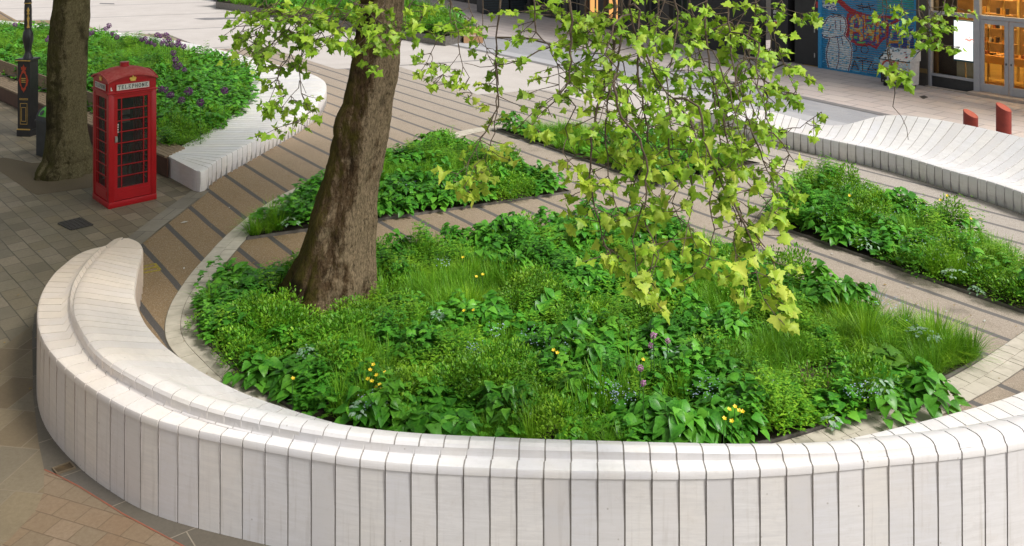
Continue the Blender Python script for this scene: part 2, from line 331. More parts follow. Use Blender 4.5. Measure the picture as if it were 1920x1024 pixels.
# ------------------------------------------------------------------ the long marble benches, cut into slabs
def nose(a, b, r, n=3):       # rounded corner helper in (offset, z)
    return a
def loft_bench(name, stations, slab, gap, mats, hi=4, core_in=.012, matfn=None, first_solid=0.0, parent=None, smooth_ang=40):
    """stations: list of (K,3) profiles. resample -> closed slabs with gaps over a recessed core"""
    S = np.array(stations, float); n, K, _ = S.shape
    D = catmull(S.reshape(n, K*3), 16).reshape(-1, K, 3)
    ref = D[:, K//3]; s = np.r_[0, np.cumsum(np.linalg.norm(np.diff(ref, axis=0), axis=1))]
    def at(x):
        x = np.clip(x, 0, s[-1]); i = min(max(np.searchsorted(s, x)-1, 0), len(s)-2); t = (x-s[i])/(s[i+1]-s[i]+1e-12)
        return D[i]*(1-t)+D[i+1]*t
    mb = MB(); cuts = []; x = 0
    if first_solid: cuts.append((0, first_solid)); x = first_solid
    while x < s[-1]-slab*.5: cuts.append((x, min(x+slab, s[-1]))); x += slab
    for j, (a, b) in enumerate(cuts):
        a2 = a+gap/2 if j else a; b2 = b-gap/2; m = max(1, int((b-a)/.12)); m = max(m, 6 if (j == 0 and first_solid) else 2)
        rings = [at(a2+(b2-a2)*k/m) for k in range(m+1)]
        dz = rnd.uniform(-.0012, .0012); V = []; F = []
        for r_ in rings: V += [(p[0], p[1], p[2]+(dz if p[2] > .05 else 0)) for p in r_]
        for k in range(m):
            for i in range(K-1): F.append((k*K+i, (k+1)*K+i, (k+1)*K+i+1, k*K+i+1))
        for e_, k0 in ((0, 0), (1, m*K)):
            b0 = len(V); V += [(V[k0+i][0], V[k0+i][1], 0.0) for i in range(K)]
            for i in range(K-1): F.append((k0+i, k0+i+1, b0+i+1, b0+i) if e_ == 0 else (k0+i+1, k0+i, b0+i, b0+i+1))
        mi = matfn((a+b)/2/s[-1]) if matfn else 0
        mb.add(V, F, mi)
    # core
    V = []; F = []; m = int(s[-1]/.11); xs = np.linspace(.03, s[-1]-.03, m+1)
    for xx in xs:
        P = at(xx); c = P.mean(0); Q = P.copy()
        t = np.gradient(P, axis=0)
        tang = (at(xx+.02)-at(xx-.02)).mean(0); tang /= np.linalg.norm(tang)
        nn = np.cross(t, tang); nn /= (np.linalg.norm(nn, axis=1)[:, None]+1e-9)
        sgn = 1 if ((P-c)*nn).sum() > 0 else -1
        Q = P-nn*sgn*core_in; V += [tuple(q) for q in Q]
    for k in range(m):
        for i in range(K-1): F.append((k*K+i, (k+1)*K+i, (k+1)*K+i+1, k*K+i+1))
    mb.add(V, F, len(mats)-1)
    o = mb.build(name, mats, parent)
    bm = bmesh.new(); bm.from_mesh(o.data)
    for f in bm.faces: f.smooth = True
    for e in bm.edges:
        if len(e.link_faces) != 2 or e.calc_face_angle(0) > R(smooth_ang): e.smooth = False
    bm.to_mesh(o.data); bm.free()
    return o

def long_profile(S, F, C, I, hS, hC, hI, under=.1):
    """outer base, shelf edge, riser foot, crest, falling to the inner edge"""
    S, F, C, I = [np.array(p[:2], float) for p in (S, F, C, I)]
    out = (S-I); out /= np.linalg.norm(out); pts = []
    ov = .014-float((F-C)@out)
    if ov > 0 and np.linalg.norm(F-S) > .03: F = F+out*min(ov, np.linalg.norm(F-S)*.8)
    def p(xy, z): pts.append((xy[0], xy[1], z))
    hF = min(hS+.015, hC-.02) if np.linalg.norm(F-S) > .01 else hS
    p(S+out*.015, 0.0); p(S+out*.012, hS*.5); p(S+out*.004, hS-.075)
    p(S+out*.012, hS-.07); p(S+out*.012, hS-.025); p(S+out*.004, hS-.008); p(S-out*.012, hS)
    w = np.linalg.norm(S-F)
    for t in (.15, .3, .45, .6, .75, .88): p(S-out*(.012+(w-.012)*t) if w > .03 else S-out*(.012+.0008*t), hS+(hF-hS)*t)
    p(F+out*min(w*.05, .01), hF); p(F-out*.008, hF+.012)
    rs = (hC-hF)
    p(F-out*.012+(C-F)*.2, hF+rs*.5); p(C+out*.0, hC-rs*.28-.003); p(C-out*.018, hC-.012*min(1, rs/.1)); p(C-out*.05, hC)
    L = np.linalg.norm(I-C)
    def q(t, z): p(C+(I-C)*t, z)
    drop = hC-hI
    q(.14+.0*L, hC-drop*.02)
    for t in (.22, .3, .38, .46, .54, .62, .7, .8): 
        # gentle lounge: flat when drop small, backrest-and-seat curve when drop large
        k = min(1, max(0, (drop-.36)/.17)); lin = (t-.14)/.8; curve = min(1, max(0, (t-.14)/.42)); curve = curve*curve*(3-2*curve)
        q(t, hC-drop*((1-k)*lin+k*curve))
    q(.93, hI+.004); q(.975, hI-.006); q(1.0, hI-.035)
    p(I+out*under*.15, hI-.12); p(I+out*under, .0)
    return pts
def front_bench():
    P = []
    def st(s, f, c, i, hs, hc, hi):
        P.append(long_profile(G(*s, hs), G(*f, hs+.01), G(*c, hc), G(*i, hi), hs, hc, hi, .14))
    st((228,446.5),(229,446.8),(231,447),(240,446.6),.50,.565,.555)
    st((211,450.5),(214,450.5),(218,451),(259,453),.50,.57,.555)
    st((197,460.5),(200,461),(205,461),(268,463),.51,.58,.555)
    st((171,466.5),(187,467),(193,467),(268,474),.52,.61,.56)
    st((146,476.5),(180,475),(187,475.5),(265,487),.56,.66,.58)
    st((126,491),(170,484),(178,484),(261,499),.62,.72,.66)
    st((100,515),(152,506),(160,506),(256,525),.72,.82,.75)
    st((77.6,552.5),(133,541),(141,541),(254,555),.80,.92,.85)
    st((71,598),(128.5,584),(136,580),(268,594),.84,.97,.89)
    st((86,644),(140,628),(149,616),(290,624),.86,.99,.87)
    st((130,693),(172.5,676),(181,660),(324,657),.86,1.0,.81)
    st((200,742),(235,722),(243,702),(392,701),.86,1.0,.70)
    st((300,787),(350,771),(356,753),(478,741),.86,1.0,.57)
    st((489,828),(507,812),(514,793),(620,786),.865,1.0,.48)
    st((705,862),(714,842),(722,824),(765,819),.875,1.0,.45)
    def pl(S, w, C, I, hs, hc=1.0, hi=.45):
        S = np.array(S, float); C = np.array(C, float); I = np.array(I, float); d = (C-S)/np.linalg.norm(C-S)
        P.append(long_profile(S, S+d*w, C, I, hs, hc, hi, .14))
    pl((0,7.15),.085,(.02,7.25),(.1,8.14),.88)
    pl((1.2,7.11),.075,(1.2,7.20),(1.2,8.02),.885)
    pl((2.1,7.12),.045,(2.09,7.18),(2.0,8.0),.905)
    pl((2.9,7.19),.006,(2.89,7.215),(2.68,8.16),.93)
    pl((4.25,7.42),.006,(4.24,7.445),(3.85,8.55),.935)
    pl((5.9,8.02),.006,(5.88,8.045),(5.2,9.10),.935)
    pl((7.4,9.05),.006,(7.38,9.07),(6.3,9.80),.935)
    pl((8.7,10.6),.006,(8.68,10.62),(7.4,11.0),.90,.97)
    return loft_bench('marble_bench', P, .217, .014, [MARBLE_HONEY, JOINT], first_solid=.42, core_in=.007, smooth_ang=27)
o = front_bench()
tag(o, 'long curved white marble bench wall sweeping across the foreground, with a low outer ledge', 'bench')

def seat_profile(O, I, ho, hi, hm=None, tm=.5, under=.05, r=.03):
    O = np.array(O[:2], float); I = np.array(I[:2], float); w = np.linalg.norm(O-I); out = (O-I)/w; pts = []
    def p(off, z): q = O-out*off; pts.append((q[0], q[1], z))
    p(under, 0); p(under*.6, .06); p(0.0, ho*.5); p(0, ho-r); p(r*.3, ho-r*.3); p(r, ho)
    for k in range(1, 10):
        t = k/10; z = ho+(hi-ho)*t
        if hm is not None:
            x = t
            z = hm(x)
        p(r+(w-2*r)*t, z)
    p(w-r, hi); p(w-r*.3, hi-r*.3); p(w, hi-r); p(w-.02, hi*.5); p(w-.03, 0)
    return pts
def left_bench():
    P = []
    def st(o_, i_, ho=.42, hi=.42, hump=0.0, tc=.5):
        O = G(*o_, ho); I = G(*i_, hi)
        def hm(t):
            e = 1/(1+math.exp((t-tc)*16)); return hi+(ho-hi)*(1-t)+hump*e*(1-0) if hump else ho+(hi-ho)*t
        P.append(seat_profile(O, I, ho, hi, hm))
    st((361,316.5),(313,292)); st((371,321),(313.3,291.8)); st((381,321.2),(314,291.2)); st((389,316.5),(315,290.5)); st((398,308),(317,289)); st((415,296.5),(320,287.5)); st((452,277),(334,276.5),.42,.40)
    st((520,241),(398,241),.42,.36,.03,.3); st((560,219),(431,219),.42,.33,.05,.4); st((592,197),(453,199),.42,.31,.06,.5); st((607,180),(464,181),.42,.30,.06,.5)
    st((612.5,163),(469,165),.42,.30,.05,.5); st((605,149),(472,151),.42,.32,.03,.5); st((575,135),(470,140),.42,.36); st((530,124),(458,130),.42,.40)
    st((470,107.5),(428,115),.42,.42); st((420,95),(378,101)); st((330,76),(292,82)); st((165,54),(140,61)); st((0,38),(-20,45)); st((-180,20),(-200,26))
    return loft_bench('marble_bench', P, .215, .017, [MARBLE, MARBLE_W, JOINT], first_solid=.55, core_in=.008)
o = left_bench()
tag(o, 'low white marble seat wrapping the tip of the allium bed behind the telephone box', 'bench')
def right_bench():
    P = []
    def st(f, k, hk, seat=.6):
        O = G(*f, .42); I = G(*k, hk); w = np.linalg.norm(O[:2]-I[:2]); ts = min(.75, seat/w)
        def hm(t):
            x = max(0, (t-ts*.75)/(1-ts*.75)); 
            return .42-.02*math.sin(min(1, t/ts)*math.pi)+(hk-.42)*(x**1.35)
        P.append(seat_profile(O, I, .42, hk, hm, r=.035))
    st((1322,205),(1343,196),.42); st((1340,212),(1362,197),.42); st((1440,237),(1450,210),.44); st((1540,258.5),(1560,234.5),.50); st((1615,273.5),(1655,216.5),.82)
    st((1665,285),(1722,218.5),.93); st((1715,298.5),(1800,231),.95); st((1790,321.5),(1905,254),.95); st((1872,345),(2000,280),.95); st((1990,388),(2140,330),.95); st((2120,445),(2290,400),.95)
    return loft_bench('marble_bench', P, .195, .02, [MARBLE, JOINT], first_solid=.3, core_in=.014)
o = right_bench()
tag(o, 'white marble bench with high curled backrest on the right, before the red bollards', 'bench')

# ------------------------------------------------------------------ ring of setts round the planting
ring_px = [(480,397),(420,447),(385,485),(357,515),(342,538),(322,567),(310,604),(308.5,630),(315,650),(345,682),(410,745),(560,840),(800,895),(1200,915),(1480,880),(1600,843),(1690,812),(1790,768),(1865,727),(1915,694),(2010,620),(2040,560),(1990,515),(1910,477),(1868,450),(1750,398),(1600,343),(1440,302),(1200,260),(1060,243),(934,237.3),(886,242.5),(847,251),(700,297),(600,336),(544,358)]
ringO = catmull(np.array(G2(ring_px)), 14, True)
_s = np.r_[0, np.cumsum(np.linalg.norm(np.diff(np.vstack([ringO, ringO[:1]]), axis=0), axis=1))]
def resample_closed(P, step):
    Q = np.vstack([P, P[:1]]); s = np.r_[0, np.cumsum(np.linalg.norm(np.diff(Q, axis=0), axis=1))]; n = int(s[-1]/step); x = np.linspace(0, s[-1], n, endpoint=False)
    return np.c_[np.interp(x, s, Q[:,0]), np.interp(x, s, Q[:,1])]
ringR = resample_closed(ringO, .10)
for _ in range(12): ringR = (np.roll(ringR, 1, 0)+ringR*2+np.roll(ringR, -1, 0))/4
def ring_offset(w):
    P = ringR; t = np.roll(P, -1, 0)-np.roll(P, 1, 0); t /= np.linalg.norm(t, axis=1)[:, None]; nn = np.c_[-t[:,1], t[:,0]]
    c = P.mean(0); s = np.sign(((c-P)*nn).sum(1).mean()); return P+nn*s*w
def ring_kerb():
    mb = MB(); n = len(ringR); rows = [(0.0, .185), (.192, .385)]
    A = {w: ring_offset(w) for r_ in rows for w in r_}
    for a, b in rows:
        k = 0
        while k < n:
            m = rnd.choice([1, 2, 2, 2, 3]) if a == 0 else rnd.choice([2, 2, 3]); j = min(n, k+m)
            idx = [q % n for q in range(k, j+1)]; z = .016+rnd.uniform(-.002, .002)
            P = [A[a][i] for i in idx]; Q = [A[b][i] for i in idx]
            def sh(p, q): return p+(q-p)/np.linalg.norm(q-p)*.004
            P2 = [sh(P[0], P[1])]+P[1:-1]+[sh(P[-1], P[-2])]; Q2 = [sh(Q[0], Q[1])]+Q[1:-1]+[sh(Q[-1], Q[-2])]
            poly = P2+Q2[::-1]; mb.prism(poly, 0.0, z, 0); k = j
    o = mb.build('kerb_setts', STONE); o['kind'] = 'structure'
    P, Q = ring_offset(-.01), ring_offset(.40); V = [(*p, .009) for p in P]+[(*q, .009) for q in Q]
    o = mkobj('kerb_bed', V, [(i, (i+1)%n, n+(i+1)%n, n+i) for i in range(n)], simple('kerb_mortar', (.17,.15,.12), (.12,.105,.085), .9)); o['kind'] = 'structure'
ring_kerb()

# ------------------------------------------------------------------ telephone box
RED = None
def phone_box():
    n = NT('red_gloss_paint'); v = n.coord('Object')
    c = n.mix(n.ramp(n.noise(v, 3, 5, .6), [(.35, 0.0), (.7, .6)]), (.38,.004,.009), (.28,.003,.007))
    c = n.mix(n.ramp(n.noise(v, 24, 5, .75), [(.58, 0.0), (.8, .35)]), c, (.12,.012,.012)); n.base(c); n.rough(.33, .5); n.bump(n.noise(v, 70, 3), .08, .002); red = n.m
    n = NT('red_faded_roof'); v = n.coord('Object')
    c = n.mix(n.ramp(n.noise(v, 9, 6, .7), [(.35, 0.0), (.7, 1.0)]), (.38,.035,.035), (.46,.12,.11)); n.base(c); n.rough(.65, .35); roofm = n.m
    opal = simple('opal_glass', (.62,.62,.58), (.52,.52,.48), .3, 10); blk = simple('black_letter', (.02,.02,.02), (.035,.035,.035), .5)
    gold = simple('gold_paint', (.72,.50,.10), (.6,.38,.07), .45, 20); dark = simple('box_interior', (.035,.03,.03), (.02,.02,.02), .8)
    n = NT('old_glass'); v = n.coord('Object'); n.base(n.mix(n.noise(v, 4, 4, .6), (.03,.034,.034), (.09,.095,.09))); n.rough(.12, .5)
    tr = n.node('ShaderNodeBsdfTransparent'); tr.inputs[0].default_value = (.42,.45,.44,1); mx = n.node('ShaderNodeMixShader')
    mx.inputs[0].default_value = .68; n.L(n.b.outputs[0], mx.inputs[1]); n.L(tr.outputs[0], mx.inputs[2]); n.L(mx.outputs[0], n.out.inputs[0]); glass = n.m
    near = G(203.5, 393); W = .885; th = math.atan2(.61, .65)
    a = np.array([math.cos(th), math.sin(th)]); b = np.array([-math.sin(th), math.cos(th)])
    c0 = near[:2]+(a+b)*W/2
    root = empty('telephone_box', (c0[0], c0[1], 0), th, 'red cast iron telephone box with domed roof and small panes, beside the plane tree', 'telephone box')
    h = W/2
    # carcass: plinth, four corner posts, entablature, pediments
    mb = MB(); mb.box(-h, -h, 0, h, h, .11, 0, .008)
    for sx in (-1, 1):
        for sy in (-1, 1):
            cx, cy = sx*(h-.055), sy*(h-.055); mb.box(cx-.05, cy-.05, .11, cx+.05, cy+.05, 2.14, 0, .006)
            cx, cy = sx*(h-.125), sy*(h-.03)
    mb.box(-h+.012, -h+.012, 2.10, h-.012, h-.012, 2.34, 0)
    mb.box(-h-.012, -h-.012, 2.105, h+.012, h+.012, 2.135, 0, .006)
    o = mb.build('frame', [red], root); auto_smooth(o, 30)
    # sail dome roof with segmental pediments
    m = 16; V = []; F = []; hw = h+.005
    def rise(u): return .115*math.sqrt(max(0, 1-(u/1.02)**2))-.02
    for j in range(m+1):
        for i in range(m+1):
            u, w_ = -1+2*i/m, -1+2*j/m
            z = 2.335+.105*(1-u*u)+.105*(1-w_*w_)*(1.0)-.0
            V.append((u*hw, w_*hw, z))
    for j in range(m):
        for i in range(m): F.append((j*(m+1)+i, j*(m+1)+i+1, (j+1)*(m+1)+i+1, (j+1)*(m+1)+i))
    rb = MB(); rb.add(V, F)
    rim = []
    for q in range(4):
        V2 = []
        for i in range(m+1):
            u = -1+2*i/m; z = 2.335+.105*(1-u*u)
            for off, dz in ((hw+.012, .012), (hw+.012, -.02), (hw-.012, -.02)): V2.append((u*(hw+.012), -off, z+dz))
            V2.append((u*hw, -hw+.0, z+.012))
        F2 = []
        for i in range(m):
            for k in range(3): F2.append((i*4+k, (i+1)*4+k, (i+1)*4+k+1, i*4+k+1))
            F2.append((i*4+3, (i+1)*4+3, (i+1)*4, i*4))
        ca, sa = [(1,0),(0,1),(-1,0),(0,-1)][q]
        rb.add([(x*ca-y*sa, x*sa+y*ca, z) for x, y, z in V2], F2)
    roof = rb.build('roof', [roofm], root); auto_smooth(roof, 40)
    mb = MB(); mb.lathe([(.10, 2.50), (.10, 2.535), (.082, 2.545), (.078, 2.60), (.085, 2.605), (.085, 2.62), (.0, 2.625)], 20)
    mb.build('vent_cap', [red], roof)
    # pediment walls
    mb = MB()
    for q in range(4):
        ca, sa = [(1,0),(0,1),(-1,0),(0,-1)][q]; V2 = []; 
        for i in range(m+1):
            u = -1+2*i/m; V2 += [(u*(h-.012), -(h-.012), 2.33), (u*(h-.012), -(h-.012), 2.335+.10*(1-u*u)+.005)]
        mb.add([(x*ca-y*sa, x*sa+y*ca, z) for x, y, z in V2], [(2*i, 2*i+2, 2*i+3, 2*i+1) for i in range(m)])
    mb.build('pediment', [red], root)
    # lettering: roman strokes
    L = {'T': [((.5,0),(.5,1)), ((.05,1),(.95,1)), ((.3,0),(.7,0)), ((.05,1),(.05,.8)), ((.95,1),(.95,.8))],
         'E': [((.2,0),(.2,1)), ((.05,0),(.85,0)), ((.05,1),(.8,1)), ((.2,.52),(.6,.52)), ((.85,0),(.9,.22)), ((.8,1),(.82,.8)), ((.6,.4),(.6,.64))],
         'L': [((.2,0),(.2,1)), ((.05,0),(.85,0)), ((.05,1),(.38,1)), ((.85,0),(.9,.25))],
         'P': [((.2,0),(.2,1)), ((.05,0),(.4,0)), ((.05,1),(.6,1)), ((.6,1),(.85,.88)), ((.85,.88),(.85,.62)), ((.85,.62),(.6,.48)), ((.6,.48),(.2,.48))],
         'H': [((.15,0),(.15,1)), ((.85,0),(.85,1)), ((.15,.5),(.85,.5)), ((0,0),(.3,0)), ((0,1),(.3,1)), ((.7,0),(1,0)), ((.7,1),(1,1))],
         'O': [((.5+.46*math.cos(t), .5+.5*math.sin(t)), (.5+.46*math.cos(t+.4488), .5+.5*math.sin(t+.4488))) for t in [k*.4488 for k in range(14)]],
         'N': [((.15,0),(.15,1)), ((.85,0),(.85,1)), ((.12,1),(.88,0)), ((0,0),(.3,0)), ((0,1),(.15,1)), ((.7,1),(1,1))]}
    def sign(q):
        ca, sa = [(1,0),(0,1),(-1,0),(0,-1)][q]; tr_ = lambda P: [(x*ca-y*sa, x*sa+y*ca, z) for x, y, z in P]
        y = -(h-.012); mb = MB(); x0, x1, z0, z1 = -.30, .30, 2.165, 2.275
        V2 = [(x0,y-.012,z0),(x1,y-.012,z0),(x1,y-.012,z1),(x0,y-.012,z1),(x0,y,z0),(x1,y,z0),(x1,y,z1),(x0,y,z1)]
        mb.add(tr_(V2), [(0,1,2,3),(1,0,4,5),(2,1,5,6),(3,2,6,7),(0,3,7,4)])
        s = mb.build('sign_panel', [opal], root); mb = MB(); word = 'TELEPHONE'; pitch = .062; lw = .042; lh = .066
        for i, ch in enumerate(word):
            ox = -pitch*len(word)/2+i*pitch+.009; oz = 2.187
            for (xa, za), (xb, zb) in L[ch]:
                A = Vector((ox+xa*lw, oz+za*lh)); B = Vector((ox+xb*lw, oz+zb*lh)); d = (B-A); 
                if d.length < 1e-6: continue
                d.normalize(); nn = Vector((-d.y, d.x)); t = .0055 if abs(d.y) > .5 else .0035; A -= d*.002; B += d*.002
                P = [A+nn*t, A-nn*t, B-nn*t, B+nn*t]; mb.add(tr_([(p.x, y-.0145, p.y) for p in P]), [(0,1,2,3)])
        mb.build('lettering', [blk], s)
        # frame moulding round the sign
        mb = MB(); 
        for (xa, za, xb, zb) in ((x0-.014,z0-.014,x1+.014,z0),(x0-.014,z1,x1+.014,z1+.014),(x0-.014,z0,x0,z1),(x1,z0,x1+.014,z1)):
            V2 = [(xa,y-.018,za),(xb,y-.018,za),(xb,y-.018,zb),(xa,y-.018,zb),(xa,y,za),(xb,y,za),(xb,y,zb),(xa,y,zb)]
            mb.add(tr_(V2), [(0,1,2,3),(1,0,4,5),(2,1,5,6),(3,2,6,7),(0,3,7,4)])
        mb.build('sign_frame', [red], s)
        # crown emblem
        mb = MB(); cz = 2.335
        outl = [(-.045,0),(.045,0),(.045,.018),(.062,.045),(.052,.066),(.028,.072),(.010,.070),(.010,.082),(.016,.090),(.006,.094),(0,.104),(-.006,.094),(-.016,.090),(-.010,.082),(-.010,.070),(-.028,.072),(-.052,.066),(-.062,.045),(-.045,.018)]
        nn_ = len(outl); V2 = [(px_, y-.016, cz+pz-.02) for px_, pz in outl]+[(px_*1.05, y, cz+pz-.02) for px_, pz in outl]
        mb.add(tr_(V2), [tuple(range(nn_))]+[(i, nn_+i, nn_+(i+1)%nn_, (i+1)%nn_) for i in range(nn_)])
        mb.build('crown_emblem', [gold], root)
    for q in range(4): sign(q)
    # glazed faces: 8 rows, narrow-wide-narrow
    def face(q, door):
        ca, sa = [(1,0),(0,1),(-1,0),(0,-1)][q]; T = lambda P: [(x*ca-y*sa, x*sa+y*ca, z) for x, y, z in P]
        name = 'door' if door else 'side_panel'; y0 = -(h-.02); hwid = h-.105; mb = MB()
        def bx(xa, za, xb, zb, d0, d1, mi=0):
            V2 = [(xa,y0-d1,za),(xb,y0-d1,za),(xb,y0-d0,za),(xa,y0-d0,za),(xa,y0-d1,zb),(xb,y0-d1,zb),(xb,y0-d0,zb),(xa,y0-d0,zb)]
            mb.add(T(V2), [(3,2,1,0),(4,5,6,7),(0,1,5,4),(1,2,6,5),(2,3,7,6),(3,0,4,7)], mi)
        zb, zt = .125, 2.09; g0, g1 = .35, 2.01; gx = hwid-.06
        bx(-hwid, zb, hwid, g0, -.03, .004); bx(-hwid+.05, zb+.05, hwid-.05, g0-.06, .003, .010)
        bx(-hwid, g1, hwid, zt, -.03, .004); bx(-hwid, g0, -gx, g1, -.03, .004); bx(gx, g0, hwid, g1, -.03, .004)
        bx(-hwid-.03, .11, -hwid, 2.10, -.04, .012); bx(hwid, .11, hwid+.03, 2.10, -.04, .012); bx(-hwid-.03, 2.075, hwid+.03, 2.10, -.04, .022)
        mullx = [-gx+.075, gx-.075]
        for x in mullx: bx(x-.008, g0, x+.008, g1, -.025, .002)
        rows = 8
        for k in range(1, rows): z = g0+(g1-g0)*k/rows; bx(-gx, z-.008, gx, z+.008, -.025, .0035)
        o = mb.build(name, [red], root); auto_smooth(o, 25)
        mb = MB(); V2 = [(-gx,y0+.012,g0),(gx,y0+.012,g0),(gx,y0+.012,g1),(-gx,y0+.012,g1)]; mb.add(T(V2), [(0,1,2,3)]); mb.build('pane', [glass], o)
        if door:
            mb = MB(); mb.add(T([(-hwid+.012, y0-.004, 1.20),(-hwid+.055, y0-.004, 1.20),(-hwid+.055, y0-.004, 1.32),(-hwid+.012, y0-.004, 1.32),(-hwid+.012, y0-.03, 1.215),(-hwid+.055, y0-.03, 1.215),(-hwid+.055, y0-.03, 1.305),(-hwid+.012, y0-.03, 1.305)]),
                [(4,5,6,7),(0,1,5,4),(1,2,6,5),(2,3,7,6),(3,0,4,7)]); mb.build('handle', [simple('steel_handle', (.6,.6,.58), (.4,.4,.4), .3, metal=.8)], o)
            mb = MB()
            for k in range(4): z = 1.38+k*.045; mb.add(T([(-hwid+.06, y0-.0055, z),(-hwid+.078, y0-.0055, z),(-hwid+.078, y0-.0055, z+.028),(-hwid+.06, y0-.0055, z+.028)]), [(0,1,2,3)])
            mb.build('pull_sign', [opal], o)
    face(0, True); face(1, False); face(2, False); face(3, False)
    # telephone and backboard inside
    mb = MB(); mb.box(-.27, .30, .95, .27, .36, 2.02, 0); mb.build('backboard', [dark], root); MB().box(-.20, .22, 1.20, .02, .30, 1.62, 0).build('payphone', [dark], root); MB().box(-.33, -.33, .112, .33, .33, .125, 0).build('floor_plate', [dark], root)
    MB().box(.04, .27, 1.55, .20, .298, 1.66, 0).build('notice', [opal], root); MB().box(.04, .27, 1.40, .20, .298, 1.48, 0).build('notice', [opal], root)
    mb = MB(); mb.tube([(-.15,.20,1.58),(-.15,.15,1.56),(-.15,.15,1.40),(-.15,.20,1.38)], .02, 8); mb.build('handset', [blk], root)
    # pale sticker on the corner of the fascia
    mb = MB(); y = -(h-.012)-.0035; mb.add([(-.40,y,2.17),(-.368,y,2.17),(-.368,y,2.19),(-.384,y,2.19),(-.386,y,2.235),(-.402,y,2.235)], [(0,1,2,3,4,5)]); mb.build('sticker', [opal], root)
phone_box()

# ------------------------------------------------------------------ ornate lamp post, litter bin, timber seat
def lamp_post():
    n = NT('black_gloss'); v = n.coord('Object'); n.base(n.mix(n.noise(v, 8, 4), (.012,.012,.014), (.03,.03,.032))); n.rough(.35, .5); n.bump(n.noise(v, 60, 3), .15, .002); blk = n.m
    gold = simple('gold_leaf', (.62,.42,.12), (.45,.28,.07), .4, 20, metal=.3); redm = simple('crest_red', (.45,.06,.03), (.35,.05,.02), .5, 20)
    p = G(42, 258); rz = R(-8); root = empty('lamp_post', (p[0], p[1]+.25, 0), rz, 'ornate black lamp post with gold trim and a red crest on its square pedestal', 'lamp post'); root.scale = (.68, .68, 1)
    mb = MB(); mb.box(-.27,-.25,0,.27,.25,.16,0,.012); mb.box(-.245,-.225,.16,.245,.225,1.86,0,.008); mb.box(-.30,-.28,1.86,.30,.28,1.91,0,.012)
    o = mb.build('pedestal', [blk], root)
    mb = MB()
    def fr(x0, z0, x1, z1, t=.012, y=-.228):
        mb.box(x0, y-.006, z0, x1, y, z0+t); mb.box(x0, y-.006, z1-t, x1, y, z1); mb.box(x0, y-.006, z0+t, x0+t, y, z1-t); mb.box(x1-t, y-.006, z0+t, x1, y, z1-t)
    for q_ in ((-.14,.30,.14,.82),(-.09,.37,.09,.72),(-.16,.90,.16,.94)): mb = MB(); fr(*q_); mb.build('panel_frame', [gold], o)
    MB().box(-.255,-.262,.165,.255,-.226,.19).build('gold_line', [gold], o); MB().box(-.30,-.292,1.862,.30,-.281,1.885).build('gold_line', [gold], o)
    mb = MB(); V = []; N = 32
    for k in range(N):
        t = 2*math.pi*k/N; r0 = 1.0+.10*math.cos(4*t)+.07*math.cos(12*t)
        V += [(.165*r0*math.cos(t), -.236, 1.38+.255*r0*math.sin(t)), (.105*math.cos(t), -.240, 1.38+.185*math.sin(t))]
    mb.add(V, [(2*k, 2*((k+1)%N), 2*((k+1)%N)+1, 2*k+1) for k in range(N)])
    V = [(-.09,-.236,1.64),(.09,-.236,1.64),(.11,-.236,1.72),(.05,-.236,1.70),(0,-.236,1.78),(-.05,-.236,1.70),(-.11,-.236,1.72)]; mb.add(V, [tuple(range(7))])
    cr_ = mb.build('crest', [redm], o); mb = MB()
    for k in range(3): mb.box(-.085, -.245, 1.33+k*.045, .085, -.241, 1.352+k*.045)
    mb.build('crest_bars', [gold], cr_)
    mb = MB(); mb.lathe([(.17,1.91),(.15,1.96),(.11,2.02),(.10,2.08),(.13,2.2),(.175,2.36),(.18,2.46),(.155,2.55),(.12,2.60),(.115,2.66),(.125,2.70),(.12,3.2),(.11,3.25),(.125,3.29),(.11,3.33),(.10,3.9),(.12,3.95),(.095,4.0),(.08,6.5),(.12,6.55),(.06,6.62)], 20)
    sh = mb.build('shaft', [blk], root); auto_smooth(sh, 40)
    mb = MB()
    for q in range(4):
        a = q*math.pi/2+math.pi/4-.1; d = Vector((math.cos(a), math.sin(a))); e = Vector((-d.y, d.x))
        for w_, z0, z1, rr in ((.05,2.66,2.90,.125),(.03,2.90,3.05,.124),(.055,3.0,3.1,.126)):
            V = [(d.x*(rr+.006)+e.x*s*w_, d.y*(rr+.006)+e.y*s*w_, z) for s, z in ((-1,z0),(1,z0),(.4,(z0+z1)/2),(.9,z1),(0,z1+.08),(-.9,z1),(-.4,(z0+z1)/2))]; mb.add(V, [tuple(range(7))])
    mb.build('gilded_leaves', [gold], sh)
    for z in (3.27, 3.62, 3.97): mb = MB(); mb.lathe([(.118,z-.012),(.132,z-.008),(.132,z+.008),(.118,z+.012)], 20); mb.build('gold_collar', [gold], sh)
    mb = MB(); mb.lathe([(.06,6.6),(.22,6.75),(.26,7.2),(.05,7.5),(.02,7.7)], 12); mb.build('lantern', [simple('frosted_glass', (.6,.6,.55), (.5,.5,.46), .3)], root)
lamp_post()
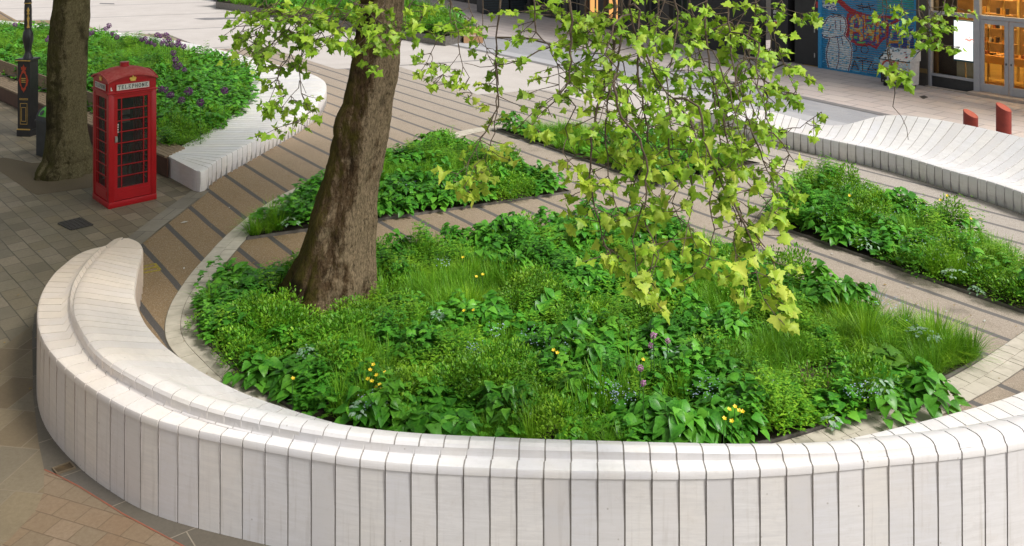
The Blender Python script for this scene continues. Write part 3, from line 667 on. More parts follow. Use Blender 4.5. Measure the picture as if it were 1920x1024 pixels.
def litter_bin():
    blk = simple('bin_plastic', (.028,.032,.034), (.04,.045,.048), .45, 5, bump=.1); grn = simple('green_sticker', (.12,.50,.06), (.09,.40,.05), .5, 5); wh = simple('white_print', (.6,.62,.6), None, .6)
    p = G(88, 296); root = empty('litter_bin', (p[0], p[1]+.28, 0), R(-32), 'dark litter bin with a green sticker on its sloping hood, half behind the mottled trunk', 'litter bin')
    mb = MB(); mb.box(-.26,-.26,0,.26,.26,.78,0,.02); mb.box(-.28,-.28,.78,.28,.28,.82,0,.01); o = mb.build('body', [blk], root)
    mb = MB(); V = []; N = 8
    for s in (-1, 1):
        for k in range(N+1):
            t = math.pi*k/N; V.append((s*.26, -.26*math.cos(t), .82+.27*math.sin(t)))
    F = [(k, k+1, N+1+k+1, N+1+k) for k in range(N)]+[tuple(range(N+1)), tuple(range(2*N+1, N, -1))]; mb.add(V, F)
    o = mb.build('hood', [blk], root)
    mb = MB(); V = []
    for s in (-.17, .17):
        for k in range(1, 5):
            t = math.pi*k/10; V.append((s, -.268*math.cos(t), .82+.278*math.sin(t)))
    mb.add(V, [(k, 4+k, 5+k, k+1) for k in range(3)]); st = mb.build('sticker', [grn], o)
    mb = MB(); mb.lathe([(.001,0),(.065,0),(.065,.002),(.001,.002)], 12); s2 = mb.build('sticker_mark', [blk], st); s2.location = (-.06,-.232,.985); s2.rotation_euler = (R(50),0,0)
litter_bin()
def timber_bench():
    n = NT('weathered_timber'); v = n.coord('Object', scale=(2,18,18)); c = n.ramp(n.noise(v, 2.5, 6, .65), [(.3, (.17,.12,.075)), (.7, (.30,.235,.16))]); n.base(c); n.rough(.75, .3); n.bump(n.noise(v, 5, 4), .3, .003); wood = n.m
    dk = simple('front_boards', (.10,.045,.03), (.06,.03,.02), .6, 5); iron = simple('black_iron', (.02,.02,.02), (.03,.03,.03), .5)
    A = G(312, 294, .45); B = G(-120, 110, .45); d = (B-A)[:2]; Ln = np.linalg.norm(d); ang = math.atan2(d[1], d[0])
    # local x along the seat, -y towards the bed (behind)
    root = empty('timber_bench', (A[0], A[1], 0), ang, 'long timber bench with dark red-brown front along the allium bed, behind lamp post and tree', 'bench')
    mb = MB(); w = .62
    for k in range(6):
        y0 = -w+k*w/6; x = .46-k*.075
        while x < Ln:
            l = min(1.8, Ln-x); mb.box(x+.004, y0+.005, .405, x+l-.004, y0+w/6-.005, .45+rnd.uniform(-.001,.001), 0, .004); x += 1.8
    mb.build('seat', [wood], root)
    mb = MB(); mb.box(.0, -.045, .02, Ln, -.015, .40); mb.box(.5, -w+.02, .0, Ln, -w+.05, .44); mb.build('front_panel', [dk], root)
    for (x0, x1) in ((2.75, 4.4), (5.3, 7.4), (8.6, 10.4), (11.6, 13.6)):
        mb = MB()
        for k in range(3): mb.box(x0, -w-.035+.02*k*0, .52+k*.125, x1, -w+.0, .64+k*.125, 0, .005)
        mb.box(x0+.1, -w-.07, 0, x0+.16, -w-.035, .88); mb.box(x1-.16, -w-.07, 0, x1-.1, -w-.035, .88); mb.build('backrest', [wood], root)
        mb = MB(); mb.tube([(x0-.1,-w+.05,.45),(x0-.1,-w+.05,.66),(x0-.1,-.10,.66),(x0-.1,-.10,.45)], .014, 6); mb.build('armrest', [iron], root)
timber_bench()

# ------------------------------------------------------------------ bollards, box, bag, small things on the ground
def bollards():
    n = NT('red_oxide_steel'); v = n.coord('Object'); n.base(n.mix(n.ramp(n.noise(v, 7, 5), [(.35,0.0),(.7,1.0)]), (.27,.038,.025), (.20,.030,.02))); n.rough(.55,.35); m = n.m
    top = simple('bollard_top', (.36,.065,.04), (.30,.055,.035), .55)
    def one(px, py, yfrac, hgt, label, rtop):
        Y = yfrac; X = (px-960)/1650*Y; root = empty('bollard', (X, Y, 0), R(-52), label, 'bollard', 'slant topped red bollards')
        N = 28; r = rtop; V = []; F = []
        for k in range(N): t = 2*math.pi*k/N; V.append((r*math.cos(t), r*math.sin(t), 0))
        for k in range(N): t = 2*math.pi*k/N; V.append((r*math.cos(t), r*math.sin(t), hgt-.085*math.cos(t)))
        for k in range(N): t = 2*math.pi*k/N; V.append(((r-.012)*math.cos(t), (r-.012)*math.sin(t), hgt+.006-.085*math.cos(t)))
        F = [(k, (k+1)%N, N+(k+1)%N, N+k) for k in range(N)]+[(N+k, N+(k+1)%N, 2*N+(k+1)%N, 2*N+k) for k in range(N)]
        o = mkobj('post', V, F, m, root); auto_smooth(o, 30)
        o = mkobj('slanted_cap', V[2*N:], [tuple(range(N))], top, root)
    # heights read from where each stands behind the bench
    Y1 = 21.6; h1 = CAMH-(213+150)*Y1/1650; one(1820, 0, Y1, h1, 'lower red bollard behind the curled marble backrest, left of its twin', .165)
    Y2 = 21.0; h2 = CAMH-(201+150)*Y2/1650; one(1882, 0, Y2, h2, 'taller red bollard nearer the lit shop doors', .165)
bollards()
def litter():
    card = simple('cardboard', (.46,.27,.14), (.40,.23,.12), .8, 5); tape = simple('parcel_tape', (.60,.48,.38), None, .4)
    p = G(887, 81); root = empty('cardboard_box', (p[0], p[1]+.2, 0), R(4), 'taped brown cardboard box standing on the grey paving', 'box')
    mb = MB(); mb.box(-.42,-.22,0,.42,.22,.34,0,.006); o = mb.build('carton', [card], root)
    mb = MB(); mb.box(-.40,-.20,.345,.38,.24,.66,0,.006); o2 = mb.build('carton', [card], root)
    mb = MB(); mb.box(-.42,-.226,.30,.42,-.221,.37); mb.build('tape', [tape], o)
    mb = MB(); mb.add([(-.42,-.22,.34),(-.62,-.25,.10),(-.60,-.02,.12),(-.42,.0,.34)], [(0,1,2,3),(3,2,1,0)]); mb.build('flap', [tape], o)
    # blue bag
    bm = bmesh.new(); bmesh.ops.create_icosphere(bm, subdivisions=3, radius=.3)
    for v in bm.verts:
        nz = math.sin(v.co.x*19+v.co.z*13)*.02+math.sin(v.co.y*27-v.co.z*21)*.018; v.co *= 1+nz*3; v.co.z = max(-.2, v.co.z*.85); v.co.z += .2
        if v.co.z > .38: v.co.x *= .6; v.co.y *= .6; v.co.z += .06
    me = bpy.data.meshes.new('plastic_bag'); bm.to_mesh(me); bm.free(); me.materials.append(simple('blue_plastic', (.16,.48,.56), (.35,.62,.68), .35, 9))
    b = bpy.data.objects.new('plastic_bag', me); COL.objects.link(b); q = G(840, 70); b.location = (q[0], q[1], 0)
    tag(b, 'crumpled pale blue plastic bag dumped at the end of the planter', 'bag')
    # drain gratings and covers
    iron = simple('cast_iron', (.035,.032,.03), (.055,.05,.045), .6, 20)
    mb = MB(); P = G2([(110,420),(150,410),(173,423),(134,432)]); c = np.mean(P, axis=0); u = P[1]-P[0]; w_ = P[3]-P[0]
    for k in range(9):
        t = k/8; a = P[0]+w_*t; bq = P[1]+(P[2]-P[1])*t; d = w_/np.linalg.norm(w_)*.018; mb.prism([a-d, bq-d, bq+d, a+d], .004, .022)
    for k in range(6):
        t = k/5; a = P[0]+u*t; bq = P[3]+(P[2]-P[3])*t; d = u/np.linalg.norm(u)*.018; mb.prism([a-d, a+d, bq+d, bq-d], .004, .019)
    mb.prism(P, 0, .005); o = mb.build('drain_grating', [iron]); tag(o, 'square black iron drain grating in the paving in front of the telephone box', 'drain')
    mb = MB(); P = G2([(100,881),(130,870),(139,880),(108,890)]); mb.prism(P, .002, .009); o = mb.build('drain_cover', [simple('muddy_recess', (.10,.065,.03), (.05,.035,.02), .9, 12)])
    P2 = [p_+(p_-np.mean(P, axis=0))*.16 for p_ in P]; mb = MB()
    for i in range(4): mb.prism([P[i], P[(i+1)%4], P2[(i+1)%4], P2[i]], .004, .022)
    mb.build('rim', [simple('rim_stone', (.16,.125,.08), (.11,.08,.05), .8)], o)
    tag(o, 'small muddy recessed cover in the paving beside the foot of the marble wall', 'cover')
    yl = simple('yellow_survey_paint', (.42,.32,.03), (.18,.14,.05), .8, 30)
    mb = MB(); P = G2([(262,502),(290,495),(300,507),(268,513)]); 
    for i in range(4):
        a, b2 = P[i], P[(i+1)%4]; d = b2-a; nn = np.array([-d[1], d[0]])/np.linalg.norm(d)*.022; mb.prism([a-nn, b2-nn, b2+nn, a+nn], .0, .0085+.001*i)
    a, b2 = (P[0]+P[3])/2, (P[1]+P[2])/2; nn = np.array([0, .03]); mb.prism([a-nn, b2-nn, b2+nn, a+nn], 0, .0145)
    o = mb.build('paint_marking', [yl]); tag(o, 'yellow survey paint square on the brown resin beside the bench end', 'marking')
    for (pp, lab) in (([(1459,183),(1478,174),(1494,179),(1474,188)], 'square dark cover set in the street paving near the black doors'), ([(1724,182),(1733,180),(1740,183),(1731,186)], 'little round iron cover in the pavement in front of the shop window')):
        P = G2(pp); mb = MB(); mb.prism(P, 0, .02); o = mb.build('service_cover', [iron]); tag(o, lab, 'cover')
    # litter flecks and fallen leaves
    fl = simple('paper_scrap', (.62,.62,.58), None, .7)
    spots = [(345,505,0),(596,134,1),(603,182,0),(345,418,1),(430,391,0),(1560,478,0),(1703,541,0),(1774,586,0),(1846,604,0),(1888,650,0),(262,545,0),(200,822,0)]
    mb = MB()
    for (x, y, k) in spots:
        p = G(x, y); s = .05 if k else .022; a = rnd.random()*3; V = [(p[0]+s*math.cos(a+t)*r_, p[1]+s*math.sin(a+t)*r_, .014+rnd.random()*.01) for t, r_ in ((0,1.6),(1.5,.6),(3.1,1.3),(4.6,.7))]; mb.add(V, [(0,1,2,3)])
    o = mb.build('paper_scraps', [fl]); o['kind'] = 'stuff'; tag(o, 'tiny white scraps of litter scattered over the resin paving', 'litter')
litter()

# ------------------------------------------------------------------ street front
FO = np.array([11.1, 31.7]); FD = np.array([.556, -.831]); FN = np.array([-.831, -.556])     # facade origin, direction, outward normal
def fs(px):  # image column -> distance along the facade
    k = (px-960)/1650; return (k*FO[1]-FO[0])/(FD[0]-k*FD[1])
def fz(px, py): s = fs(px); return CAMH-(py+150)*(FO[1]+FD[1]*s)/1650
def to_px(s, z, off=0.0):
    P = FO+FD*s+FN*off; return 960+1650*P[0]/P[1], 1650*(CAMH-z)/P[1]-150
FROT = math.atan2(FD[1], FD[0])
def facade_root(name, label, cat): return empty(name, (FO[0], FO[1], 0), FROT, label, cat)     # local x along, local y = inwards is +? 
# local frame: x = along facade (towards the viewer), y = left of x = into the building's outside? FD rotated +90deg = (.831,.556) -> into the building
def seg_d(px, py, a, b):
    ax, ay = a; bx, by = b; dx, dy = bx-ax, by-ay; t = max(0, min(1, ((px-ax)*dx+(py-ay)*dy)/(dx*dx+dy*dy+1e-9))); return math.hypot(px-ax-t*dx, py-ay-t*dy)
def inpoly(x, y, P):
    c = False; j = len(P)-1
    for i in range(len(P)):
        if (P[i][1] > y) != (P[j][1] > y) and x < (P[j][0]-P[i][0])*(y-P[i][1])/(P[j][1]-P[i][1])+P[i][0]: c = not c
        j = i
    return c
def hsh(a, b): 
    t = math.sin(a*12.9898+b*78.233)*43758.5453; return t-math.floor(t)
def paintm(name, c, r=.5): return simple(name, c, tuple(x*.72 for x in c), r, 14)
GR = dict(blue=paintm('shutter_blue', (.03,.26,.52)), lblue=paintm('paint_pale_blue', (.10,.42,.68)), white=paintm('paint_white', (.62,.72,.80)), purple=paintm('paint_purple', (.085,.03,.10)), red=paintm('paint_red', (.36,.02,.05)), orange=paintm('paint_orange', (.62,.27,.05)), yellow=paintm('paint_yellow', (.55,.52,.20)), green=paintm('paint_green', (.06,.50,.18)), black=paintm('paint_black', (.012,.02,.05)), teal=paintm('paint_teal', (.02,.33,.35)), navy=paintm('paint_navy', (.02,.075,.33)))
GK = list(GR)
def shutter():
    fist = [(240,300),(290,255),(315,205),(350,182),(380,195),(410,180),(450,195),(490,190),(518,225),(528,300),(520,360),(500,395),(530,430),(570,480),(592,560),(580,690),(545,822),(420,800),(335,782),(305,650),(310,545),(345,430),(270,415),(240,370)]
    inner = [((400,225),(412,340)),((460,225),(467,350)),((325,345),(352,310)),((352,310),(350,290)),((425,420),(448,560)),((448,560),(440,690)),((440,690),(412,790)),((355,425),(320,545)),((475,430),(490,510)),((345,425),(500,405))]
    outl = list(zip(fist, fist[1:]+fist[:1]))
    A = [((575,440),(600,215)),((600,215),(645,180)),((645,180),(690,230)),((690,230),(695,440)),((605,340),(690,340))]
    W = [((720,180),(735,420)),((735,420),(780,300)),((780,300),(815,450)),((815,450),(850,230)),((760,200),(830,200))]
    F_ = [((890,250),(875,480)),((885,255),(975,250)),((880,360),(950,355))]
    A2 = [((1010,530),(1050,350)),((1050,350),(1110,330)),((1110,330),(1140,560)),((1030,470),(1120,470))]
    Yl = [((1185,350),(1235,450)),((1290,340),(1235,450)),((1235,450),(1225,585))]
    redbg = [(540,150),(620,120),(760,160),(1100,190),(1135,235),(1010,300),(1000,420),(930,470),(870,560),(800,520),(660,520),(600,480),(560,450),(505,390),(540,330),(520,230)]
    black = [((590,780),(620,680)),((620,680),(665,790)),((600,740),(650,740)),((670,690),(750,680)),((710,690),(712,790)),((765,695),(820,695)),((820,695),(770,790)),((770,790),(830,795)),((640,60),(850,110)),((660,100),(840,60)),((700,40),(720,115)),((780,40),(800,115)),((350,150),(480,180)),((580,650),(760,660))]
    circ = [((612,545),36),((735,560),42),((865,750),38)]
    wpatch = [(255,5),(400,12),(425,120),(330,112),(250,70)]
    def paint(u, v, s, z):
        j = hsh(round(u/7), round(v/7))*5
        for a, b in outl:
            if seg_d(u, v, a, b) < 5.5: return 'purple'
        for a, b in outl:
            if seg_d(u, v, a, b) < 12: return 'white'
        for a, b in inner:
            if seg_d(u, v, a, b) < 4.5: return 'purple'
        if inpoly(u, v, fist): return 'white' if hsh(round(u/22), round(v/9)) > .22 else 'lblue'
        if inpoly(u, v, wpatch): return 'white' if hsh(round(u/14), round(v/12)) > .4 else 'navy'
        for a, b in black:
            if seg_d(u, v, a, b) < 6: return 'black'
        for c, r in circ:
            if abs(math.hypot(u-c[0], v-c[1])-r) < 5: return 'black'
        for st, cols, w in ((A, ('orange','yellow'), 26), (W, ('yellow','green','orange'), 22), (F_, ('orange','yellow'), 22), (A2, ('green','yellow','orange'), 22), (Yl, ('yellow','green','white'), 20)):
            d = min(seg_d(u, v, a, b) for a, b in st)
            if d < w*.8: return cols[int(hsh(round(u/38), round(v/40))*len(cols)*.999)] if hsh(round(u/17)+3, round(v/21)) > .3 else 'blue'
            if d < w*1.35 and u < 1000: return 'red' if hsh(round(u/16), round(v/16)) > .25 else 'navy'
            if d < w*1.2: return 'navy'
        for a, b in ((( 450,10),(560,110)), ((560,110),(640,150))):
            if seg_d(u, v, a, b) < 26+j: return 'red'
        if inpoly(u, v, redbg):
            ed = min(seg_d(u, v, a, b) for a, b in zip(redbg, redbg[1:]+redbg[:1])); return 'red' if ed < 24+j*2 else ('navy' if hsh(round(u/45), round(v/30)) > .25 else 'green')
        if v < 150 and u > 880: return 'teal' if hsh(round(u/60), round(v/14)) > .35 else 'blue'
        if v > 330 and u > 980: return 'navy'
        if v > 640 and hsh(round(u/80), round(v/30)) > .5: return 'lblue'
        return 'blue'
    root = facade_root('roller_shutter', 'blue roller shutter covered in graffiti, a white fist and forearm on the left', 'shutter')
    s0, s1 = fs(1541.5), fs(1716); nx = 190; slat = .078; H = 3.35; nz = int(H/slat); V = []; F = []; M = []
    prof = [(0, .0), (.30, -.020), (.62, -.022), (.9, -.004), (.91, .012)]
    for k in range(nz):
        for (t, y) in prof:
            for i in range(nx+1): V.append((s0+(s1-s0)*i/nx, y-.01, .05+(k+t)*slat))
        b = k*5*(nx+1)
        for r_ in range(4):
            for i in range(nx):
                F.append((b+r_*(nx+1)+i, b+r_*(nx+1)+i+1, b+(r_+1)*(nx+1)+i+1, b+(r_+1)*(nx+1)+i))
                s = s0+(s1-s0)*(i+.5)/nx; z = .05+(k+(prof[r_][0]+prof[r_+1][0])/2)*slat
                if r_ == 3: M.append(GK.index('black'))
                else:
                    x, y = to_px(s, z); M.append(GK.index(paint((x-1500)*6.025, y*6.025, s, z)))
    mkobj('curtain', V, F, [GR[k] for k in GK], root, M)
    ch = paintm('channel_blue', (.03,.30,.62))
    for x in (s0-.05, s1+.07):
        mb = MB(); mb.box(x-.07, -.08, 0, x+.07, .05, 3.4, 0, .008); mb.build('guide_rail', [ch], root)
    MB().box(s0, -.05, .0, s1, .03, .05).build('bottom_rail', [GR['blue']], root); mb = MB(); mb.box(s0-.12, -.12, 3.4, s1+.14, .2, 3.8, 0, .02); mb.build('shutter_box', [GR['blue']], root)
shutter()
def waste_bin():
    root = empty('wheelie_bin', (0,0,0), 0, 'large wheeled waste bin with sloping lid, scrawled with white, red and black graffiti', 'waste bin')
    a = np.array(G(1650, 161)[:2]); b = np.array(G(1692.5, 167.5)[:2]); w = np.linalg.norm(b-a); rz = math.atan2(*(b-a)[::-1]); root.location = (a[0], a[1], 0); root.rotation_euler.z = rz
    w = .98; H0, H1, D = .86, 1.17, .62; names = ['white','lblue','black','red','orange','purple']; mats = [paintm('bin_white', (.62,.62,.62)), paintm('bin_pale', (.38,.52,.60)), paintm('bin_black', (.015,.015,.02)), paintm('bin_red', (.45,.05,.06)), paintm('bin_orange', (.6,.3,.1)), paintm('bin_grey', (.3,.3,.33))]
    def pa(i, k, t):
        if t > .5:
            return 3 if abs(math.hypot((i-12)/11, (k-15)/13)-.9) < .09 or abs(math.hypot((i-22)/5, (k-16)/12)-.9) < .1 else (1 if hsh(i//3, k//2) > .5 else (0 if hsh(i//2, k//3) > .25 else 4))
        m_ = (i % 13); n_ = k
        if k < 2: return 2
        lett = (m_ < 3 and 2 < k < 13) or (abs(m_-k*.6) < 1.6) or (m_ in (8,9) and k > 3) or (abs(k-8) < 1.2 and m_ < 8)
        return 2 if lett or hsh(i//4, k//4) > .68 else (0 if hsh(i, k//2) > .3 else 5)
    nx, nz = 48, 28; V = []; F = []; M = []
    for k in range(nz+1):
        for i in range(nx+1): t = k/nz; V.append((w*i/nx-(.0-.05*(1-t))*(1-2*i/nx)*-1*0, -.0+.06*(1-t), .12+(H0-.12)*t))
    for k in range(nz):
        for i in range(nx): F.append((k*(nx+1)+i, k*(nx+1)+i+1, (k+1)*(nx+1)+i+1, (k+1)*(nx+1)+i)); M.append(pa(i, k, k/nz))
    b0 = len(V); V += [(0,.06,.12),(w,.06,.12),(w,D-.05,.12),(0,D-.05,.12),(0,0,H0),(w,0,H0),(w,D,H0),(0,D,H0),(0,D,H1),(w,D,H1)]
    for f in ((b0+1,b0+2,b0+6,b0+5),(b0+3,b0,b0+4,b0+7),(b0+2,b0+3,b0+7,b0+6),(b0+3,b0+2,b0+1,b0)): F.append(f); M.append(0)
    body = mkobj('body', V, F, mats, root, M)
    V = []; F = []; M = []; nx, ny = 40, 14
    for j in range(ny+1):
        for i in range(nx+1): t = j/ny; V.append((-.03+(w+.06)*i/nx, -.04+(D+.06)*t, H0+.03+(H1-H0)*min(1, t*1.15)))
    for j in range(ny):
        for i in range(nx):
            F.append((j*(nx+1)+i, j*(nx+1)+i+1, (j+1)*(nx+1)+i+1, (j+1)*(nx+1)+i)); M.append(0 if hsh(i//3, j//2) > .38 else (1 if hsh(i//2, j) > .5 else (3 if 24 < i < 34 and hsh(i, j) > .5 else 2)))
    q = len(V); V += [(-.03,-.04,H0),(w+.03,-.04,H0),(-.03,D+.02,H0),(w+.03,D+.02,H0)]
    F += [(q,q+1,nx,0),(q+1,q+3,(ny+1)*(nx+1)-1,nx),(q+2,q,0,ny*(nx+1))]; M += [2,0,0]
    mkobj('lid', V, F, mats, root, M)
    for x in (.1, w-.1):
        for y in (.14, D-.14):
            mb = MB(); mb.tube([(x-.025,y,.075),(x+.025,y,.075)], .075, 12); mb.build('wheel', [mats[2]], root)
waste_bin()
def doors_and_walls():
    blk = simple('black_render', (.018,.018,.022), (.03,.03,.034), .55, 4, bump=.1); dg = simple('door_grey', (.022,.023,.026), (.03,.031,.034), .5, 4); wh = simple('sticker_white', (.6,.62,.64), None, .6); rd = simple('sticker_red', (.5,.04,.04), None, .6); lb = simple('sticker_blue', (.05,.35,.6), None, .6)
    br = simple('grey_pier', (.05,.045,.042), (.065,.06,.052), .6, 6, bump=.15); gold = simple('pier_band', (.22,.15,.06), None, .5)
    # black painted frontage with a door
    root = facade_root('black_frontage', 'black painted shopfront wall with a plain door, left of the blue shutter', 'building')
    sL, sD0, sD1, sR = fs(1295), fs(1489), fs(1536), fs(1541.5)-.12
    mb = MB(); mb.box(sL, .0, 0, fs(1420), .5, 9.0); mb.box(fs(1420), .9, 0, fs(1447), 1.3, 9.0); mb.box(fs(1447), -.05, 0, sD0-.25, .5, 9.0); mb.box(sD0-.25, .35, 0, sD0, .8, 9.0); mb.box(sD0, .02, 3.1, sR, .5, 9.0); mb.box(sD1, 0, 0, sR, .5, 3.1); mb.build('wall', [blk], root)
    mb = MB(); mb.box(sD0, .03, .03, sD1, .10, 3.1, 0, .005); o = mb.build('door', [dg], root)
    mb = MB(); s = fs(1492); 
    dst = simple('dull_steel', (.5,.5,.5), None, .4, metal=.5)
    for (x, y) in ((1491.5,32),(1491.5,70)): zz = fz(x, y); MB().box(s-.03, -.01, zz-.03, s+.03, .03, zz+.03).build('lock', [dst], o)
    for (y) in (57, 104): s2 = fs(1527); zz = fz(1527, y); MB().box(s2-.02, 0.0, zz-.08, s2+.02, .03, zz+.08).build('hinge', [dst], o)
    def stick(x0, y0, x1, y1, m, nm='notice', rnd_=False):
        sa, sb = fs(x0), fs(x1); za, zb = fz(x1, y1), fz(x0, y0); mb = MB(); mb.box(sa, -.062, za, sb, -.051, zb); return mb.build(nm, [m], root)
    stick(1452,19,1460,26,wh); stick(1452,28,1460,35,wh); n3 = stick(1453,37,1460,50,wh); sa, sb = fs(1453.5), fs(1459.5); mb = MB(); mb.box(sa, -.066, fz(1456,48), sb, -.0625, fz(1456,40)); mb.build('notice_print', [rd], n3)
    for (x0,y0,x1,y1,mi) in ((1530,3,1537.5,15,1),(1532,26,1538.5,37,2),(1532,41,1538,46,0),(1532,50,1538,57,0)):
        MB().box(fs(x0), -.012, fz(x1,y1), fs(x1), -.002, fz(x0,y0)).build('sticker', [(wh, rd, lb)[mi]], root)
    # pier between shutter and shop, and wall over the shutter
    root = facade_root('upper_building', 'dark masonry pier and wall above the graffiti shutter and lit shop', 'building')
    mb = MB(); mb.box(fs(1723.5), -.18, 0, fs(1744), .5, 9.0); mb.box(fs(1541.5)-.12, .02, 3.8, fs(1724), .5, 9.0); mb.box(fs(1744), -.05, 4.05, 13.5, .5, 9.0); mb.build('wall', [br], root)
    mb = MB(); za = fz(1733,135); mb.box(fs(1723.5)-.01, -.20, za, fs(1744)+.01, -.182, za+.14); mb.build('band', [gold], root)
    mb = MB()
    for k in range(6):
        s = .8+k*2.2; mb.box(s, .012-.0, 5.6, s+1.2, .03+0, 7.6)
    mb.build('window', [simple('upper_glass', (.05,.06,.07), None, .1)], root)
doors_and_walls()
def shop():
    al = simple('aluminium_frame', (.42,.43,.47), (.36,.37,.41), .4, 6, metal=.2); dk = simple('stall_riser', (.03,.032,.036), (.045,.045,.05), .4)
    n = NT('shop_glass'); n.base((.05,.055,.06)); n.rough(.03, .5); tr = n.node('ShaderNodeBsdfTransparent'); tr.inputs[0].default_value = (.95,.95,.93,1); v = n.coord('Object'); n.L(n.mix(n.noise(v, 2), (.05,.05,.05), (.07,.07,.07)), n.b.inputs['Base Color'])
    fr = n.node('ShaderNodeFresnel'); fr.inputs[0].default_value = 1.35; mx = n.node('ShaderNodeMixShader'); f2 = n.math('MULTIPLY_ADD', fr.outputs[0], .8, .02)
    n.L(f2, mx.inputs[0]); n.L(tr.outputs[0], mx.inputs[1]); n.L(n.b.outputs[0], mx.inputs[2]); n.L(mx.outputs[0], n.out.inputs[0]); glass = n.m
    wallm = simple('shop_wall', (.34,.20,.07), (.20,.11,.04), .7, 3); floor = simple('shop_floor', (.62,.40,.10), (.45,.28,.06), .5, 1.5); tim = simple('oak_shelf', (.55,.30,.09), (.45,.24,.07), .5, 4); post = simple('brass_post', (.65,.48,.16), (.5,.36,.1), .4, 5)
    root = facade_root('shop_front', 'glazed shopfront with grey metal frames and double doors, warmly lit inside', 'shop')
    s0 = fs(1748.5); sm = fs(1834); sdm = fs(1893.5); s1 = sdm+(sdm-sm)+.1; zt = fz(1834, 31); H = 4.05; sill = fz(1790, 162)*0+.42; D = 7.0
    mb = MB()
    mb.box(s0-.18, -.10, 0, s0+.0, .06, H, 0, .006); mb.box(sm-.09, -.10, 0, sm+.09, .06, H, 0, .006); mb.box(s1, -.10, 0, s1+.16, .06, H, 0, .006)
    mb.box(s0, -.07, zt-.06, sm-.09, .05, zt+.06, 0, .006); mb.box(sm+.09, -.075, zt-.06, s1, .05, zt+.06, 0, .006); mb.box(s0, -.07, .36, sm-.09, .05, .44, 0, .006); mb.box(s0-.18, -.09, H, s1+.16, .06, H+.08)
    mb.build('frame', [al], root)
    mb = MB(); mb.box(s0, -.03, .0, sm-.09, .04, .36); mb.build('stall_riser', [dk], root)
    mb = MB(); mb.box(sm-.12, -.42, 0, s1+.2, .05, .10, 0, .01); mb.box(s0-.1, -.28, 0, sm-.12, -.11, .035); mb.build('threshold', [simple('step_stone', (.45,.38,.33), (.36,.30,.26), .7)], root)
    w1 = MB(); w1.add([(s0,.0,.44),(sm-.09,.0,.44),(sm-.09,.0,zt-.06),(s0,.0,zt-.06)], [(0,1,2,3)]); w1.build('display_window', [glass], root)
    for a, b in ((s0, sm-.09), (sm+.09, s1)):
        w1 = MB(); w1.add([(a,.0,zt+.06),(b,.0,zt+.06),(b,.0,H),(a,.0,H)], [(0,1,2,3)]); w1.build('transom_window', [glass], root)
    for a, b, hs in ((sm+.09, sdm-.012, 1), (sdm+.012, s1, -1)):
        mb = MB(); st = .12; mb.box(a, -.06, .11, a+st, -.01, zt-.07, 0, .004); mb.box(b-st, -.06, .11, b, -.01, zt-.07, 0, .004); mb.box(a+st, -.058, .11, b-st, -.012, .36, 0, .004); mb.box(a+st, -.058, zt-.2, b-st, -.012, zt-.07, 0, .004)
        d = mb.build('door', [al], root); mb = MB(); mb.add([(a+st,-.035,.36),(b-st,-.035,.36),(b-st,-.035,zt-.2),(a+st,-.035,zt-.2)], [(0,1,2,3)]); mb.build('pane', [glass], d)
        mb = MB(); hx = b-st*.5 if hs == 1 else a+st*.5; mb.box(hx-.015, -.085, 1.0, hx+.015, -.06, 1.06); mb.build('handle', [dk], d)
    # inside
    mb = MB(); mb.box(s0-5, D, 0, s1+3, D+.1, H); mb.box(s0-5.1, .1, 0, s0-5.0, D, H); mb.box(s1+3, .1, 0, s1+3.1, D, H); mb.box(s0-5, .51, H-.02, s1+3, D, H+.1); mb.build('inner_wall', [wallm], root)
    mb = MB(); mb.box(s0-5, .06, -.01, s1+3, D, .035); mb.build('inner_floor', [floor], root)
    dark = simple('display_board', (.075,.055,.045), (.055,.04,.032), .6, 3)
    mb = MB(); mb.box(s0, .35, .3, s0+.60, .40, 3.0); mb.build('display_board', [dark], root)
    cream = simple('cream_panel', (.42,.38,.27), (.36,.32,.22), .6)
    for k in range(3):
        a = s0+.62+k*.30; mb = MB(); mb.box(a, .30, .3, a+.275, .34, 1.55-.08*k, 0, .01); mb.build('display_panel', [cream], root)
    # ceiling lamps that light the shop
    lampm = emit('shop_lamp', (1.0,.72,.36), 85)
    for i, (x, y) in enumerate(((s0+.6,1.0),(s0+2.2,1.1),(s0+3.6,1.3),(s0-.2,2.3),(s0+1.2,2.4),(s0+2.8,2.3),(s0-.6,4.6),(s0+1.6,5.0),(s0-2.4,4.0))):
        mb = MB(); mb.box(x-.16, y-.16, H-.14, x+.16, y+.16, H-.06); mb.build('ceiling_lamp', [lampm], root)
    mb = MB(); mb.tube([(s0+.9,.9,H-.55),(s1+1,1.6,H-.55)], .09, 10); mb.tube([(s0+.4,2.2,H-.35),(s1+2,2.3,H-.35)], .14, 12); mb.build('duct', [simple('brass_duct', (.55,.36,.08), (.4,.25,.05), .35, metal=.3)], root)
    sc = facade_root('screen', 'bright white display screen hanging inside the shop window', 'screen')
    sa, sb = fs(1785), fs(1820.5); za, zb = fz(1800, 113), fz(1800, 40)
    mb = MB(); mb.box(sa-.03, .12, za-.05, sb+.09, .20, zb+.03, 0, .01); mb.build('casing', [simple('blue_bezel', (.04,.16,.22), None, .4)], sc)
    mb = MB(); mb.add([(sa,.115,za),(sb,.115,za),(sb,.115,zb),(sa,.115,zb)], [(0,1,2,3)]); mb.build('panel', [emit('screen_white', (1,.99,.99), 1.35)], sc)
    mb = MB(); cx, cz = (sa+sb)/2+.18, za+.66
